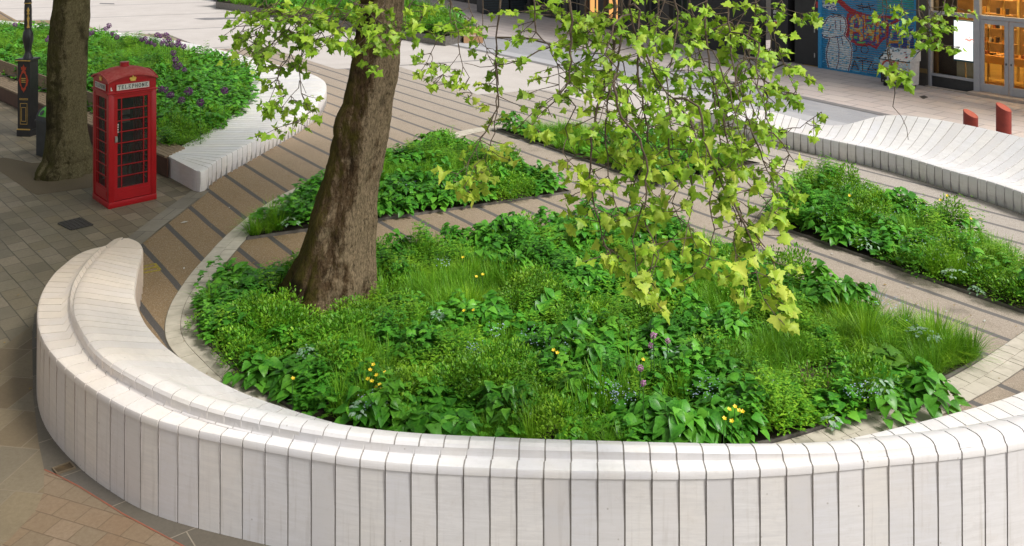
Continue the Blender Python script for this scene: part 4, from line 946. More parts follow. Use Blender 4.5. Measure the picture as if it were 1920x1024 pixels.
    for (dx, dz, r_) in ((-.08,0,.05),(0,-.03,.06),(.08,.01,.05),(.02,.06,.03),(-.16,.05,.02),(.16,-.05,.03)): mb.add([(cx+dx+r_*math.cos(t)*1.2, .111-.0004*abs(dx)*10, cz+dz+r_*.6*math.sin(t)) for t in [k*math.pi/4 for k in range(8)]], [tuple(range(8))])
    mb.build('screen_picture', [emit('screen_coral', (1,.42,.36), 1.0)], sc)
    # shelves with rows of small goods
    goods = [simple('goods_%s' % c, col, None, .4) for c, col in (('cream', (.75,.62,.38)), ('amber', (.5,.25,.05)), ('dark', (.06,.04,.03)), ('rust', (.4,.12,.04)))]
    for k, (x0, x1, y) in enumerate(((sm-1.75, sdm-1.25, 3.0), (sdm-1.05, s1+.5, 3.2))):
        sh = facade_root('shelf_unit', ['brass shelf unit with rows of jars seen through the left glass door', 'brass shelf unit with rows of jars seen through the right glass door'][k], 'shelf')
        mb = MB(); n_ = 3
        for i in range(n_+1): x = x0+(x1-x0)*i/n_; mb.box(x-.03, y-.02, 0, x+.03, y+.04, 3.1)
        mb.build('upright', [post], sh)
        for j in range(5):
            z = .75+j*.48; mb = MB(); mb.box(x0, y-.32, z, x1, y-.021, z+.03); b_ = mb.build('shelf', [tim], sh)
            mb = MB(); x = x0+.05
            while x < x1-.1:
                w_ = rnd.uniform(.04,.09); hh = rnd.uniform(.08,.22)
                if rnd.random() > .2: mb.box(x, y-.30, z+.031, x+w_, y-.22, z+.031+hh, rnd.randrange(4))
                x += w_+rnd.uniform(.01,.05)
            g_ = mb.build('goods', goods, b_); g_['kind'] = 'stuff'
    tb = facade_root('counter_table', 'long oak display table on thin legs inside the shop doors', 'table')
    mb = MB(); mb.box(sm-1.1, 1.3, .78, s1+.6, 2.2, 1.02); mb.build('table_top', [simple('orange_oak', (.72,.34,.06), (.62,.28,.05), .5, 3)], tb)
    for x in (sm-.8, sdm-.6, s1+.3):
        for y in (1.4, 2.1): mb = MB(); mb.tube([(x,y,0),(x,y,.78)], .025, 8); mb.build('leg', [post], tb)
    mb = MB(); x = sm-.9
    while x < s1+.3: mb.box(x, 1.5, 1.021, x+.12, 1.7, 1.021+rnd.uniform(.02,.1), rnd.randrange(4)); x += rnd.uniform(.16,.3)
    g_ = mb.build('goods', goods, tb); g_['kind'] = 'stuff'
shop()
def far_buildings():
    wl = simple('dark_stone', (.05,.048,.046), (.07,.065,.06), .7, 1.5, bump=.2); wn_ = simple('far_glass', (.03,.035,.04), None, .1); fr = simple('far_frame', (.12,.12,.12), None, .5)
    warm = emit('lit_interior', (1.0,.48,.15), .9)
    def block(A, B, z, nb, lit, label, depth=8):
        A, B = np.array(A), np.array(B); L_ = np.linalg.norm(B-A); root = empty('street_building', (A[0], A[1], 0), math.atan2(*(B-A)[::-1]), label, 'building')
        w = L_/nb; mb = MB(); mb.box(0, .4, 0, L_, depth, z)
        for i in range(nb+1): mb.box(max(0, i*w-.25), 0, 0, min(L_, i*w+.25), .4, z)
        for k in range(int(z/3.3)): mb.box(0, .05, 3.2+k*3.3-.35, L_, .399, 3.2+k*3.3+.35)
        mb.box(0, .05, 0, L_, .399, .45); mb.build('wall', [wl], root)
        for i in range(nb):
            for k in range(int(z/3.3)):
                z0 = .45 if k == 0 else 3.55+(k-1)*3.3; z1 = 2.85+k*3.3; mb = MB(); x0, x1 = i*w+.25, (i+1)*w-.25
                mb.box(x0, .22, z0, x0+.08, .30, z1); mb.box(x1-.08, .22, z0, x1, .30, z1); mb.box(x0+.08, .22, z1-.08, x1-.08, .30, z1); mb.box(x0+.08, .22, z0, x1-.08, .30, z0+.08); mb.box((x0+x1)/2-.03, .22, z0+.08, (x0+x1)/2+.03, .30, z1-.08)
                f = mb.build('window', [fr], root); mb = MB(); mb.add([(x0+.08,.28,z0+.08),(x1-.08,.28,z0+.08),(x1-.08,.28,z1-.08),(x0+.08,.28,z1-.08)], [(0,1,2,3)]); mb.build('pane', [warm if (k == 0 and i in lit) else wn_], f)
    a = FO+FD*fs(1295); a0 = a+FN*0
    p1 = np.array([1.2, 49.5])
    block(p1, a0, 10, 8, (3,4), 'dark street building whose ground floor glows orange behind the leaves')
    p0 = np.array([-24., 92.])
    block(p0, p1+np.array([-.2,.4]), 11, 12, (), 'long dark building closing the far end of the street')
    blk = simple('kiosk_black', (.02,.024,.028), (.03,.035,.04), .4); sp = [((906,27),(955,25.5),'square black street planter beside the far kiosk'),((958,25.5),(1010,22),'dark grey kiosk at the far side of the street')]
    for i, (pa, pb, lab) in enumerate(sp):
        A = G(*pa)[:2]; B = G(*pb)[:2]; w = np.linalg.norm(B-A); root = empty('street_kiosk' if i else 'street_planter', (A[0], A[1], 0), math.atan2(*(B-A)[::-1]), lab, 'kiosk' if i else 'planter')
        mb = MB(); hgt = 2.6 if i else 1.15; mb.box(0, 0, 0, w, w, hgt, 0, .03); mb.box(-.06, -.06, hgt, w+.06, w+.06, hgt+.12, 0, .02); mb.build('body', [blk], root)
        mb = MB()
        for k in range(6): mb.box(.06, -.02, .15+k*.15, w-.06, -.001, .24+k*.15)
        mb.build('slats', [simple('kiosk_slat', (.035,.05,.06), None, .5)], root)
    # raised planter across the way
    P = G2([(400,2),(470,12),(600,33),(745,60),(835,72),(893,62),(850,40),(790,18),(640,-12),(420,-30)]); mb = MB(); mb.prism(P, 0, .38); o = mb.build('planter_wall', [simple('planter_granite', (.08,.078,.08), (.12,.118,.12), .6, 4)])
    tag(o, 'low dark granite planter wall beyond the pale paving, filled with shrubs', 'planter')
    # tree protected by a black cage near the black frontage
far_buildings()

def leaf_litter():
    mt = simple('fallen_leaf', (.34,.24,.07), (.16,.10,.04), .7, 30); P = []; 
    for _ in range(420):
        px, py = rnd.uniform(300, 1920), rnd.uniform(240, 760)
        P.append(tuple(G(px, py)[:2]))
    for _ in range(60): P.append(tuple(G(rnd.uniform(0, 330), rnd.uniform(420, 800))[:2]))
    mb = MB()
    for x, y in P:
        s = rnd.choice([.007,.010,.014,.022]); a = rnd.uniform(0, 6.3); V = [(x+s*r_*math.cos(a+t), y+s*r_*math.sin(a+t), .019+rnd.uniform(0,.008)) for t, r_ in ((0,1.5),(1.2,.7),(2.6,1.1),(3.6,.6),(4.9,.9))]; mb.add(V, [(0,1,2,3,4)])
    o = mb.build('leaf_litter', [mt]); o['kind'] = 'stuff'; tag(o, 'specks of dry leaf and twig litter on the paving', 'litter')
leaf_litter()

# ------------------------------------------------------------------ leaf and blade shapes (all quads), scattered as real geometry
def grid_leaf(st, fold=.18, droop=.25):
    """st: list of (t along, half width)"""
    V = []; F = []
    for t, w in st:
        z = -droop*t*t
        V += [(-w, t, z+fold*w), (0, t, z), (w, t, z+fold*w)]
    for i in range(len(st)-1): F += [(i*3, i*3+1, i*3+4, i*3+3), (i*3+1, i*3+2, i*3+5, i*3+4)]
    return np.array(V, float), np.array(F)
HEART = grid_leaf([(0,.10),(.05,.30),(.22,.44),(.5,.36),(.8,.17),(1,.01)], .25, .35)
OVAL = grid_leaf([(0,.03),(.2,.20),(.5,.27),(.8,.15),(1,.01)], .3, .3)
SMALL = grid_leaf([(0,.05),(.5,.30),(1,.02)], .2, .2)
BLADE = grid_leaf([(0,.5),(.35,.5),(.7,.38),(1,.05)], .15, 0.0)
def maple():
    half = [(0,0),(.10,-.06),(.30,-.13),(.47,-.16),(.47,-.10),(.44,.02),(.64,.08),(.90,.22),(.68,.32),(.64,.44),(.44,.47),(.36,.57),(.36,.76),(.17,.88),(0,1.16)]
    out = half+[(-x, y) for x, y in half[-2:0:-1]]
    C = (0, .34); V = [(C[0], C[1], 0.05)]
    for x, y in out:
        r = math.hypot(x, y-.34); V.append((x, y, -.16*abs(x)-.10*max(0, y-.5)-.05*r))
    n = len(out); F = [(0, 1+i, 1+(i+1) % n, 1+(i+2) % n) for i in range(0, n, 2)]
    return np.array(V, float), np.array(F)
MAPLE = maple()
_V = MAPLE[0].copy(); _V[:,0] *= .8; _V[:,2] = -.34*_V[:,0]**2-.22*_V[:,1]**2+.10*np.sin(_V[:,1]*5); MAPLE2 = (_V, MAPLE[1])
_V = MAPLE[0].copy(); _V[:,2] = .42*np.abs(_V[:,0])-.30*_V[:,1]**2; MAPLE3 = (_V, MAPLE[1])
def rotm(tip, nrm):
    """columns: x, y=tip direction, z=normal"""
    y = tip/np.linalg.norm(tip, axis=-1, keepdims=True); x = np.cross(y, nrm); x /= (np.linalg.norm(x, axis=-1, keepdims=True)+1e-9); z = np.cross(x, y)
    return np.stack([x, y, z], -1)
def place(T, Rm, S, P):
    V, F = T; n = len(P); W = np.einsum('nij,nvj->nvi', Rm, V[None]*S[:, None, :] if S.ndim == 2 else V[None]*S[:, None, None])+P[:, None, :]
    return W.reshape(-1, 3), (F[None]+(np.arange(n)*len(V))[:, None, None]).reshape(-1, 4)
def join(parts):
    Vs = []; Fs = []; b = 0
    for V, F in parts: Vs.append(V); Fs.append(F+b); b += len(V)
    return np.concatenate(Vs), np.concatenate(Fs)
def quadmesh(name, V, F, mat, parent=None, smooth=False):
    me = bpy.data.meshes.new(name); n = len(F); me.vertices.add(len(V)); me.vertices.foreach_set('co', np.asarray(V, np.float32).ravel())
    me.loops.add(n*4); me.loops.foreach_set('vertex_index', np.asarray(F, np.int32).ravel()); me.polygons.add(n); me.polygons.foreach_set('loop_start', np.arange(0, n*4, 4, dtype=np.int32))
    me.polygons.foreach_set('loop_total', np.full(n, 4, np.int32)); me.materials.append(mat); me.update(calc_edges=True)
    if smooth: me.polygons.foreach_set('use_smooth', [True]*n)
    o = bpy.data.objects.new(name, me); COL.objects.link(o)
    if parent is not None: o.parent = parent
    return o
def unit(v): return v/np.linalg.norm(v, axis=-1, keepdims=True)
def U(a, b, n=None): return rng.uniform(a, b, n)
def clump_broad(n, leaf, h, r, T=HEART, up=.25):
    a = U(0, 2*np.pi, n); q = np.sqrt(U(0.02, 1, n)); P = np.c_[q*r*np.cos(a), q*r*np.sin(a), h*(1-.75*q**1.8)*U(.75, 1.08, n)]
    d = np.c_[np.cos(a+U(-.6,.6,n)), np.sin(a+U(-.6,.6,n)), U(-.35, up, n)]; nn = np.c_[U(-.35,.35,n), U(-.35,.35,n), np.ones(n)]
    s = U(.7, 1.15, n)*leaf; return place(T, rotm(d, nn), s, P-d*s[:, None]*.35)
def clump_grass(n, L, w, spread=.6, r=.05):
    a = U(0, 2*np.pi, n); lean = U(.05, spread, n); out = []; l = U(.6, 1.1, n)*L; r0 = U(0, r, n)
    K = 5; V = np.zeros((n, K, 2, 3)); d = np.c_[np.cos(a), np.sin(a), np.zeros(n)]; sd = np.c_[-np.sin(a), np.cos(a), np.zeros(n)]*U(.6,1,n)[:,None]
    cur = U(.5, 1.6, n)*lean*1.6
    for k in range(K):
        t = k/(K-1); out_ = l*(lean*t*.6+cur*.35*t*t); zz = l*(t-.28*cur*t**2.2)*np.sqrt(np.maximum(.2, 1-lean*.5))
        c = d*(r0+out_)[:, None]; c[:, 2] = zz; ww = w*(1-.85*t**2)*.5
        V[:, k, 0] = c-sd*ww; V[:, k, 1] = c+sd*ww
    F = np.array([(k*2, k*2+1, k*2+3, k*2+2) for k in range(K-1)])
    return V.reshape(-1, 3), (F[None]+(np.arange(n)*K*2)[:, None, None]).reshape(-1, 4)
def clump_shrub(n, leaf, h, r):
    a = U(0, 2*np.pi, n); ph = np.arccos(U(0.0, 1, n)); rr = U(.55, 1.0, n)**.6; P = np.c_[r*rr*np.sin(ph)*np.cos(a), r*rr*np.sin(ph)*np.sin(a), h*(.15+.85*rr*np.cos(ph))]
    P += U(-.02,.02,(n,3)); d = unit(np.c_[np.sin(ph)*np.cos(a), np.sin(ph)*np.sin(a), np.cos(ph)+.3]+U(-.7,.7,(n,3))); nn = np.c_[U(-.6,.6,n), U(-.6,.6,n), np.ones(n)]
    return place(SMALL, rotm(d, nn), U(.7,1.3,n)*leaf, P)
def clump_herb(n, leaf, h, r):
    parts = []
    for _ in range(n):
        a = rnd.uniform(0, 6.3); b = rnd.uniform(0, r); hh = h*rnd.uniform(.6, 1.1); m = 6; t = np.linspace(.3, 1, m); lx = rnd.uniform(-.25,.25); ly = rnd.uniform(-.25,.25)
        P = np.repeat(np.c_[b*math.cos(a)+lx*t*hh, b*math.sin(a)+ly*t*hh, t*hh], 2, 0); y = np.repeat(np.arange(m)*1.6+a, 2)+np.tile([0, np.pi], m)
        d = np.c_[np.cos(y), np.sin(y), np.full(2*m, .35)]; parts.append(place(OVAL, rotm(d, np.tile([0,0,1.], (2*m,1))+U(-.2,.2,(2*m,3))), leaf*np.repeat(1.15-.5*t, 2)*U(.8,1.2,2*m), P))
    return join(parts)
KIND = {
 'broad': ('leafy_perennials', [clump_broad(30, .115, .32, .20) for _ in range(5)]),
 'hosta': ('leafy_perennials', [clump_broad(20, .155, .26, .20, HEART, .1) for _ in range(3)]),
 'geran': ('leafy_perennials', [clump_broad(34, .075, .30, .21, MAPLE, .2) for _ in range(4)]),
 'oval': ('leafy_perennials', [clump_herb(9, .10, .36, .17) for _ in range(4)]),
 'grass': ('grasses', [clump_grass(90, .36, .008, .85, .07) for _ in range(4)]),
 'strap': ('grasses', [clump_grass(26, .42, .017, .7, .05) for _ in range(4)]),
 'shrub': ('low_shrubs', [clump_shrub(330, .032, .30, .24) for _ in range(4)]),
 'herb': ('low_shrubs', [clump_herb(16, .055, .34, .18) for _ in range(4)]),
}
LEAFM = {
 'leafy_perennials': m_leaf('perennial_leaf', (.030,.155,.016), (.068,.30,.026), (.16,.45,.040), .26, .36),
 'grasses': m_leaf('grass_blade', (.065,.25,.012), (.13,.37,.018), (.27,.53,.035), .32, .46),
 'low_shrubs': m_leaf('shrub_leaf', (.045,.185,.012), (.10,.33,.018), (.27,.50,.028), .26, .46)}
def relief(x, y): return 1.0+.36*math.sin(x*3.7+1.3*math.sin(y*2.9))*math.sin(y*4.3+x*.9)+.14*math.sin(x*9.1-y*7.3)
def scatter_bed(bed, pts, types, smin=.8, smax=1.2, z0=.03, zf=None, labels=None):
    per = {}
    for (x, y), t in zip(pts, types):
        key, tmpl = KIND[t]; T = tmpl[rnd.randrange(len(tmpl))]; a = rnd.uniform(0, 6.283); s = rnd.uniform(smin, smax)
        c, q = math.cos(a)*s, math.sin(a)*s; V = T[0]; W = np.empty_like(V); W[:,0] = V[:,0]*c-V[:,1]*q+x; W[:,1] = V[:,0]*q+V[:,1]*c+y; W[:,2] = V[:,2]*s*rnd.uniform(.8,1.15)*relief(x, y)+(zf(x, y) if zf else z0)
        per.setdefault(key, []).append((W, T[1]))
    for key, parts in per.items():
        V, F = join(parts); o = quadmesh(key, V, F, LEAFM[key]); o['kind'] = 'stuff'; tag(o, labels[key] if labels and key in labels else {'leafy_perennials': 'mixed broad leaved perennials ', 'grasses': 'tufts of bright green grass ', 'low_shrubs': 'low fine leaved bushy plants '}[key]+bed, 'planting')
def jit_grid(poly_test, x0, x1, y0, y1, sp):
    out = []; y = y0; r_ = 0
    while y < y1:
        x = x0+(sp/2 if r_ % 2 else 0)
        while x < x1:
            p = (x+rnd.uniform(-.35,.35)*sp, y+rnd.uniform(-.35,.35)*sp)
            if poly_test(*p): out.append(p)
            x += sp
        y += sp*.9; r_ += 1
    return out
def drift_types(pts, seeds_n, weights, bounds, override=.15, seed=3):
    rr = random.Random(seed); names = list(weights); ws = [weights[k] for k in names]; x0, x1, y0, y1 = bounds
    seeds = [(rr.uniform(x0, x1), rr.uniform(y0, y1), rr.choices(names, ws)[0]) for _ in range(seeds_n)]; A = np.array([(s[0], s[1]) for s in seeds]); out = []
    for p in pts:
        if rr.random() < override: out.append(rr.choices(names, ws)[0])
        else: out.append(seeds[int(((A-np.array(p))**2).sum(1).argmin())][2])
    return out
inner = ring_offset(.40)
inner_l = [tuple(p) for p in inner[::6]]; inner_s = [tuple(p) for p in ring_offset(.42)[::6]]
# path edges that cut the round garden into four beds
def inA(x, y, m=0.0, P=None): return y < 14.76+.46*x-m*1.1 and y < 18.77-1.418*x-m*1.73 and inpoly(x, y, P or inner_l)
def inB(x, y, m=0.0, P=None): return y > 16.64+.45*x+m*1.1 and y < 18.77-1.418*x-m*1.73 and inpoly(x, y, P or inner_l)
def inC(x, y, m=0.0, P=None): return y > 21.74-1.42*x+m*1.73 and y > 17.7+.626*(x-3.06)+m*1.2 and inpoly(x, y, P or inner_l)
def inD(x, y, m=0.0, P=None): return y > 21.74-1.42*x+m*1.73 and y < 15.4+1.6*(x-4.4)-m*1.9 and inpoly(x, y, P or inner_l)
def clip(poly, a, b, c):      # keep a*x+b*y<=c
    out = []
    for i in range(len(poly)):
        p, q = poly[i], poly[(i+1) % len(poly)]; dp, dq = a*p[0]+b*p[1]-c, a*q[0]+b*q[1]-c
        if dp <= 0: out.append(p)
        if dp*dq < 0: t = dp/(dp-dq); out.append((p[0]+(q[0]-p[0])*t, p[1]+(q[1]-p[1])*t))
    return out
def soil(poly, z, h=.05, name='planting_soil'):
    bm = bmesh.new(); vs = [bm.verts.new((x, y, z)) for x, y in poly]; f = bm.faces.new(vs); f.normal_update()
    if f.normal.z < 0: f.normal_flip()
    bmesh.ops.triangulate(bm, faces=[f]); bmesh.ops.subdivide_edges(bm, edges=bm.edges[:], cuts=3, use_grid_fill=True)
    for v in bm.verts:
        if not v.is_boundary: v.co.z += h*(.5+.5*math.sin(v.co.x*3.1+v.co.y*1.7)*math.sin(v.co.y*2.3-v.co.x))
    me = bpy.data.meshes.new(name); bm.to_mesh(me); bm.free(); me.materials.append(SOIL); o = bpy.data.objects.new(name, me); COL.objects.link(o); o['kind'] = 'structure'
    mb = MB(); n = len(poly)
    for i in range(n):
        p, q = np.array(poly[i]), np.array(poly[(i+1) % n]); d = q-p; L_ = np.linalg.norm(d)
        if L_ < .01: continue
        nn = np.array([-d[1], d[0]])/L_*.008; mb.prism([p-nn, q-nn, q+nn, p+nn], 0, .05+z-.02)
    o = mb.build('bed_edging', [STEEL]); o['kind'] = 'structure'
pa = clip(clip(inner_l, -.46, 1, 14.76), 1.418, 1, 18.77)
pb = clip(clip(inner_l, .45, -1, -16.64), 1.418, 1, 18.77)
pc = clip(clip(inner_l, -1.42, -1, -21.74), .626, -1, -17.7+.626*3.06)
pd = clip(clip(inner_l, -1.42, -1, -21.74), -1.6, 1, 15.4-1.6*4.4)
for P_ in (pa, pb, pc, pd): soil(P_, .02)
TRUNK = np.array([-2.55, 12.2])
def testA(x, y): return inA(x, y, .06, inner_s) and math.hypot(x-TRUNK[0], y-TRUNK[1]) > .72 and math.hypot(x-3.55, y-10.05) > .32
pts = jit_grid(testA, -5, 7, 8, 16.5, .172)
edge = [tuple(p) for p in ring_offset(.50)[::2] if inA(p[0], p[1], .05) and p[0] > 1.0]; pts += [(x+rnd.uniform(-.06,.06), y+rnd.uniform(-.06,.06)) for x, y in edge]
W_A = dict(broad=2.6, hosta=.8, geran=2.2, oval=2.0, grass=1.9, strap=1.7, shrub=2.0, herb=2.6)
ty = drift_types(pts, 260, W_A, (-5, 7, 8, 16.5), .22)
# bright fountain grasses gather at the right hand point, a hosta clump just in front of them, bushes by the trunk
def nearp(p, px, py, r): q = G(px, py); return math.hypot(p[0]-q[0], p[1]-q[1]) < r
for i, p in enumerate(pts):
    if nearp(p, 1740, 655, .95) or nearp(p, 1600, 640, .55) or nearp(p, 1440, 690, .5) or nearp(p, 860, 560, .8) or nearp(p, 1780, 690, .5): ty[i] = 'grass'
    elif nearp(p, 1720, 745, .5) or nearp(p, 1260, 830, .5) or nearp(p, 820, 815, .45): ty[i] = 'hosta'
    elif nearp(p, 640, 640, .55) or nearp(p, 520, 625, .5) or nearp(p, 900, 740, .45): ty[i] = 'shrub'
    elif nearp(p, 920, 465, .6) or nearp(p, 1560, 585, .55) or nearp(p, 1150, 420, .5): ty[i] = 'broad'
scatter_bed('filling the big front bed', pts, ty, .8, 1.25, .04)
pts = jit_grid(lambda x, y: inB(x, y, .07, inner_s), -6, 2, 13, 23, .185)
ty = drift_types(pts, 40, dict(broad=3.5, geran=1.5, grass=1.3, shrub=1.6, herb=1.6, hosta=.8), (-6, 2, 13, 23), .15, 8)
for i, p in enumerate(pts):
    if nearp(p, 800, 385, 1.2): ty[i] = 'broad'
scatter_bed('in the middle left bed beside the trunk', pts, ty, .85, 1.35, .04)
pts = jit_grid(lambda x, y: inC(x, y, .07, inner_s), -1, 9, 15, 24, .20)
ty = drift_types(pts, 40, dict(broad=1.8, geran=1.5, grass=2.5, shrub=1.6, herb=2.4, strap=1.5), (-1, 9, 15, 24), .15, 9)
scatter_bed('in the narrow far bed behind the hanging leaves', pts, ty, .85, 1.3, .04)
pts = jit_grid(lambda x, y: inD(x, y, .07, inner_s), 3.5, 10, 11, 19, .185)
ty = drift_types(pts, 60, dict(broad=1.6, geran=2.0, grass=2.2, shrub=1.8, herb=2.8, strap=1.8, oval=1.2), (3.5, 10, 11, 19), .2, 10)
scatter_bed('in the right hand bed below the curled bench', pts, ty, .85, 1.35, .04)
# raised allium bed on the left
lg_px = [(335,279),(398,243),(431,221),(453,201),(466,180),(470,165),(470,152),(466,141),(455,131),(428,117),(378,103),(292,84),(140,63),(-20,47),(-250,20),(-500,10),(-330,40),(-100,98),(0,133),(58,160),(172,214)]
LG = [tuple(p) for p in G2(lg_px, .42)]
soil(LG, .30)
pts = jit_grid(lambda x, y: inpoly(x, y, LG), -26, -5, 17, 47, .27)
pts = [p for p in pts if p[1] < 36 or rnd.random() < .8]
ty = drift_types(pts, 120, dict(broad=2.5, geran=2.5, oval=1.5, herb=2.2, shrub=1.5, grass=.7, strap=.5), (-24, -6, 18, 40), .2, 12)
scatter_bed('in the raised bed behind the telephone box', pts, ty, 1.0, 1.6, .30)
# planter across the square
TP = [tuple(p) for p in G2([(405,4),(470,13),(600,33),(745,58),(835,70),(885,60),(850,42),(790,20),(640,-10),(425,-26)], .38)]
soil(TP, .385)
pts = jit_grid(lambda x, y: inpoly(x, y, TP), -20, 2, 36, 75, .5)
pts = [p for p in pts if p[1] < 55]
ty = drift_types(pts, 40, dict(strap=2, oval=2, shrub=1, broad=1.5), (-20, 2, 36, 60), .2, 13)
scatter_bed('in the dark planter across the square', pts, ty, 1.5, 2.4, .36)

# ------------------------------------------------------------------ flowers one can count
def flowers():
    stemm = simple('flower_stem', (.06,.16,.03), (.04,.12,.02), .6); pur = simple('allium_purple', (.10,.022,.12), (.17,.05,.18), .6, 40); pink = simple('allium_pink', (.42,.16,.36), (.5,.24,.42), .6, 40); yel = simple('petal_yellow', (.78,.60,.03), (.70,.48,.02), .5, 30)
    def head(name, m, r, n):
        i = np.arange(n); ph = np.arccos(1-2*(i+.5)/n); a = i*2.39996; d = np.c_[np.sin(ph)*np.cos(a), np.sin(ph)*np.sin(a), np.cos(ph)]
        V, F = place(SMALL, rotm(np.cross(d, U(-1,1,(n,3)))+d*.2, d), U(.8,1.2,n)*r*.55, d*r*.85); return V, F
    protos = {}
    def allium(x, y, z, h, r, m, lab, grp, key):
        if key not in protos:
            root = empty('allium', (x, y, z), 0, lab, 'flower', grp); V, F = head('h', m, r, 90); V = V+np.array([0,0,h]); a = quadmesh('flower_head', V, F, m, root); mb = MB(); mb.tube([(0,0,0),(.01,0,h*.5),(0,0,h)], .006, 5); b = mb.build('stem', [stemm], root); protos[key] = (root, a, b)
        else:
            root = protos[key][0].copy(); COL.objects.link(root); root.location = (x, y, z); root.rotation_euler.z = rnd.uniform(0, 6); s = rnd.uniform(.8, 1.15); root.scale = (s, s, s*rnd.uniform(.9,1.1))
            for c in protos[key][1:]: d = c.copy(); COL.objects.link(d); d.parent = root
    P1 = [(198,54),(204,58),(210,60),(219,70),(266,70),(272,72),(276,75),(283,73),(290,76),(295,70),(301,68),(303,75),(306,78),(311,74),(314,82),(317,86),(334,71),(336,77),(332,82),(322,88),(344,90),(325,105),(328,112),(333,115),(337,120),(346,123),(328,120),(172,62),(166,60),(92,64),(88,70),(28,48),(302,158),(310,161),(317,164),(321,172),(340,186),(354,184),(376,198),(421,173)]
    for px, py in P1:
        hh = .95; q = G(px, py, .30+hh); allium(q[0], q[1], .30, hh, .085, pur, 'purple allium globe on a tall stem above the raised bed behind the telephone box', 'purple alliums in the raised bed', 'p')
    for px, py in ((1220,648),(1225,651),(1252,630),(1201,690),(1206,718)):
        hh = .62; q = G(px, py, hh); allium(q[0], q[1], .02, hh-.02, .032, pink, 'small pink allium head among the grasses of the big front bed', 'pink alliums in the front bed', 'k')
    # yellow poppies
    proto = None
    def poppy_mesh():
        mb = MB()
        for k in range(5):
            a = k*1.2566; c, s = math.cos(a), math.sin(a)
            V = [(0,0,0),(.022*c-.018*s,.022*s+.018*c,.012),(.046*c-.010*s,.046*s+.010*c,.020),(.046*c+.010*s,.046*s-.010*c,.020),(.022*c+.018*s,.022*s-.018*c,.012)]; mb.add(V, [(0,1,2,3,4)])
        return mb
    YP = [(700,686),(694,694),(722,699),(706,704),(690,711),(697,715),(712,722),(716,731),(706,726),(893,519),(905,515),(870,583),(888,582),(549,710),(1367,768),(1378,763),(1386,770),(1358,785),(1372,790),(1392,772),(868,483),(1038,657),(1045,662),(1593,368),(1763,376),(1776,368),(1820,411),(1206,675)]
    for px, py in YP:
        near = py > 450; hh = .42 if near else .75; q = G(px, py, hh)
        if proto is None:
            root = empty('poppy', (q[0], q[1], .03), 0, 'small yellow poppy standing among the leaves of the beds', 'flower', 'yellow poppies'); a = poppy_mesh().build('petals', [yel], root); a.location = (0,0,.40); a.rotation_euler = (R(25),0,0); a.scale = (.5,)*3; mb = MB(); mb.tube([(0,0,0),(0,.01,.2),(0,0,.40)], .004, 4); b = mb.build('stem', [stemm], root); proto = (root, a, b)
        else:
            root = proto[0].copy(); COL.objects.link(root); root.location = (q[0], q[1], .03); root.rotation_euler.z = rnd.uniform(-1, 1); root.scale.z = (hh-.03)/.40
            for c in proto[1:]: d = c.copy(); COL.objects.link(d); d.parent = root
            root.scale = (1, 1, (hh-.03)/.40)
    # sprays of tiny forget-me-nots: far too many to count
    blue = m_leaf('forget_me_not', (.24,.32,.46), (.30,.40,.52), (.44,.52,.60), .1, .6); wht = m_leaf('silver_leaf', (.16,.32,.18), (.24,.40,.26), (.36,.48,.36), .2, .6)
    spots = [(1650,400,.5),(1700,365,.5),(1740,400,.6),(1640,352,.5),(1590,352,.4),(1800,440,.5),(1820,490,.4),(1700,455,.5),(1760,450,.4),(1540,400,.4),(1700,580,.45),(1660,560,.35),(1640,545,.3),(1050,640,.35),(1000,630,.3),(1130,715,.35),(1170,735,.35),(1320,735,.3),(1330,715,.25),(1150,742,.3),(700,745,.2),(690,755,.2),(1600,730,.2),(1625,733,.25),(760,345,.4),(830,490,.25),(890,650,.2),(1250,270,.7),(1210,262,.6),(1330,265,.6),(1440,722,.2),(930,620,.25)]
    Pn = []
    for x, y, r_ in spots:
        hh = .36; q = G(x, y, hh)
        for _ in range(34): a = rnd.uniform(0, 6.28); d = r_*.55*math.sqrt(rnd.random()); Pn.append((q[0]+d*math.cos(a), q[1]+d*math.sin(a)*1.0, hh+rnd.uniform(-.06,.06)))
    Pn = np.array(Pn); n = len(Pn); V, F = place(SMALL, rotm(np.c_[U(-1,1,n), U(-1,1,n), U(0,.5,n)], np.c_[U(-.5,.5,n), U(-1,0,n), np.ones(n)]), U(.013,.024,n), Pn); o = quadmesh('forget_me_nots', V, F, blue); o['kind'] = 'stuff'; tag(o, 'sprays of tiny pale blue flowers through the beds', 'flowers')
    sp = [(680,765,.3),(705,752,.25),(820,592,.2),(1740,628,.3),(1722,622,.25),(1620,455,.5),(1760,478,.35),(575,660,.25),(1650,720,.3),(1560,790,.2),(1240,660,.3),(1290,655,.3),(545,415,.3),(1010,255,.5),(1790,510,.3),(1830,545,.2)]
    parts = []
    for x, y, r_ in sp:
        q = G(x, y, .32); V, F = clump_broad(26, .06, .12, r_*.5, OVAL, .3); parts.append((V+np.array([q[0], q[1], .27]), F))
    V, F = join(parts); o = quadmesh('silver_leaved_plants', V, F, wht); o['kind'] = 'stuff'; tag(o, 'pale silvery leaved plants dotted along the beds', 'planting')
flowers()
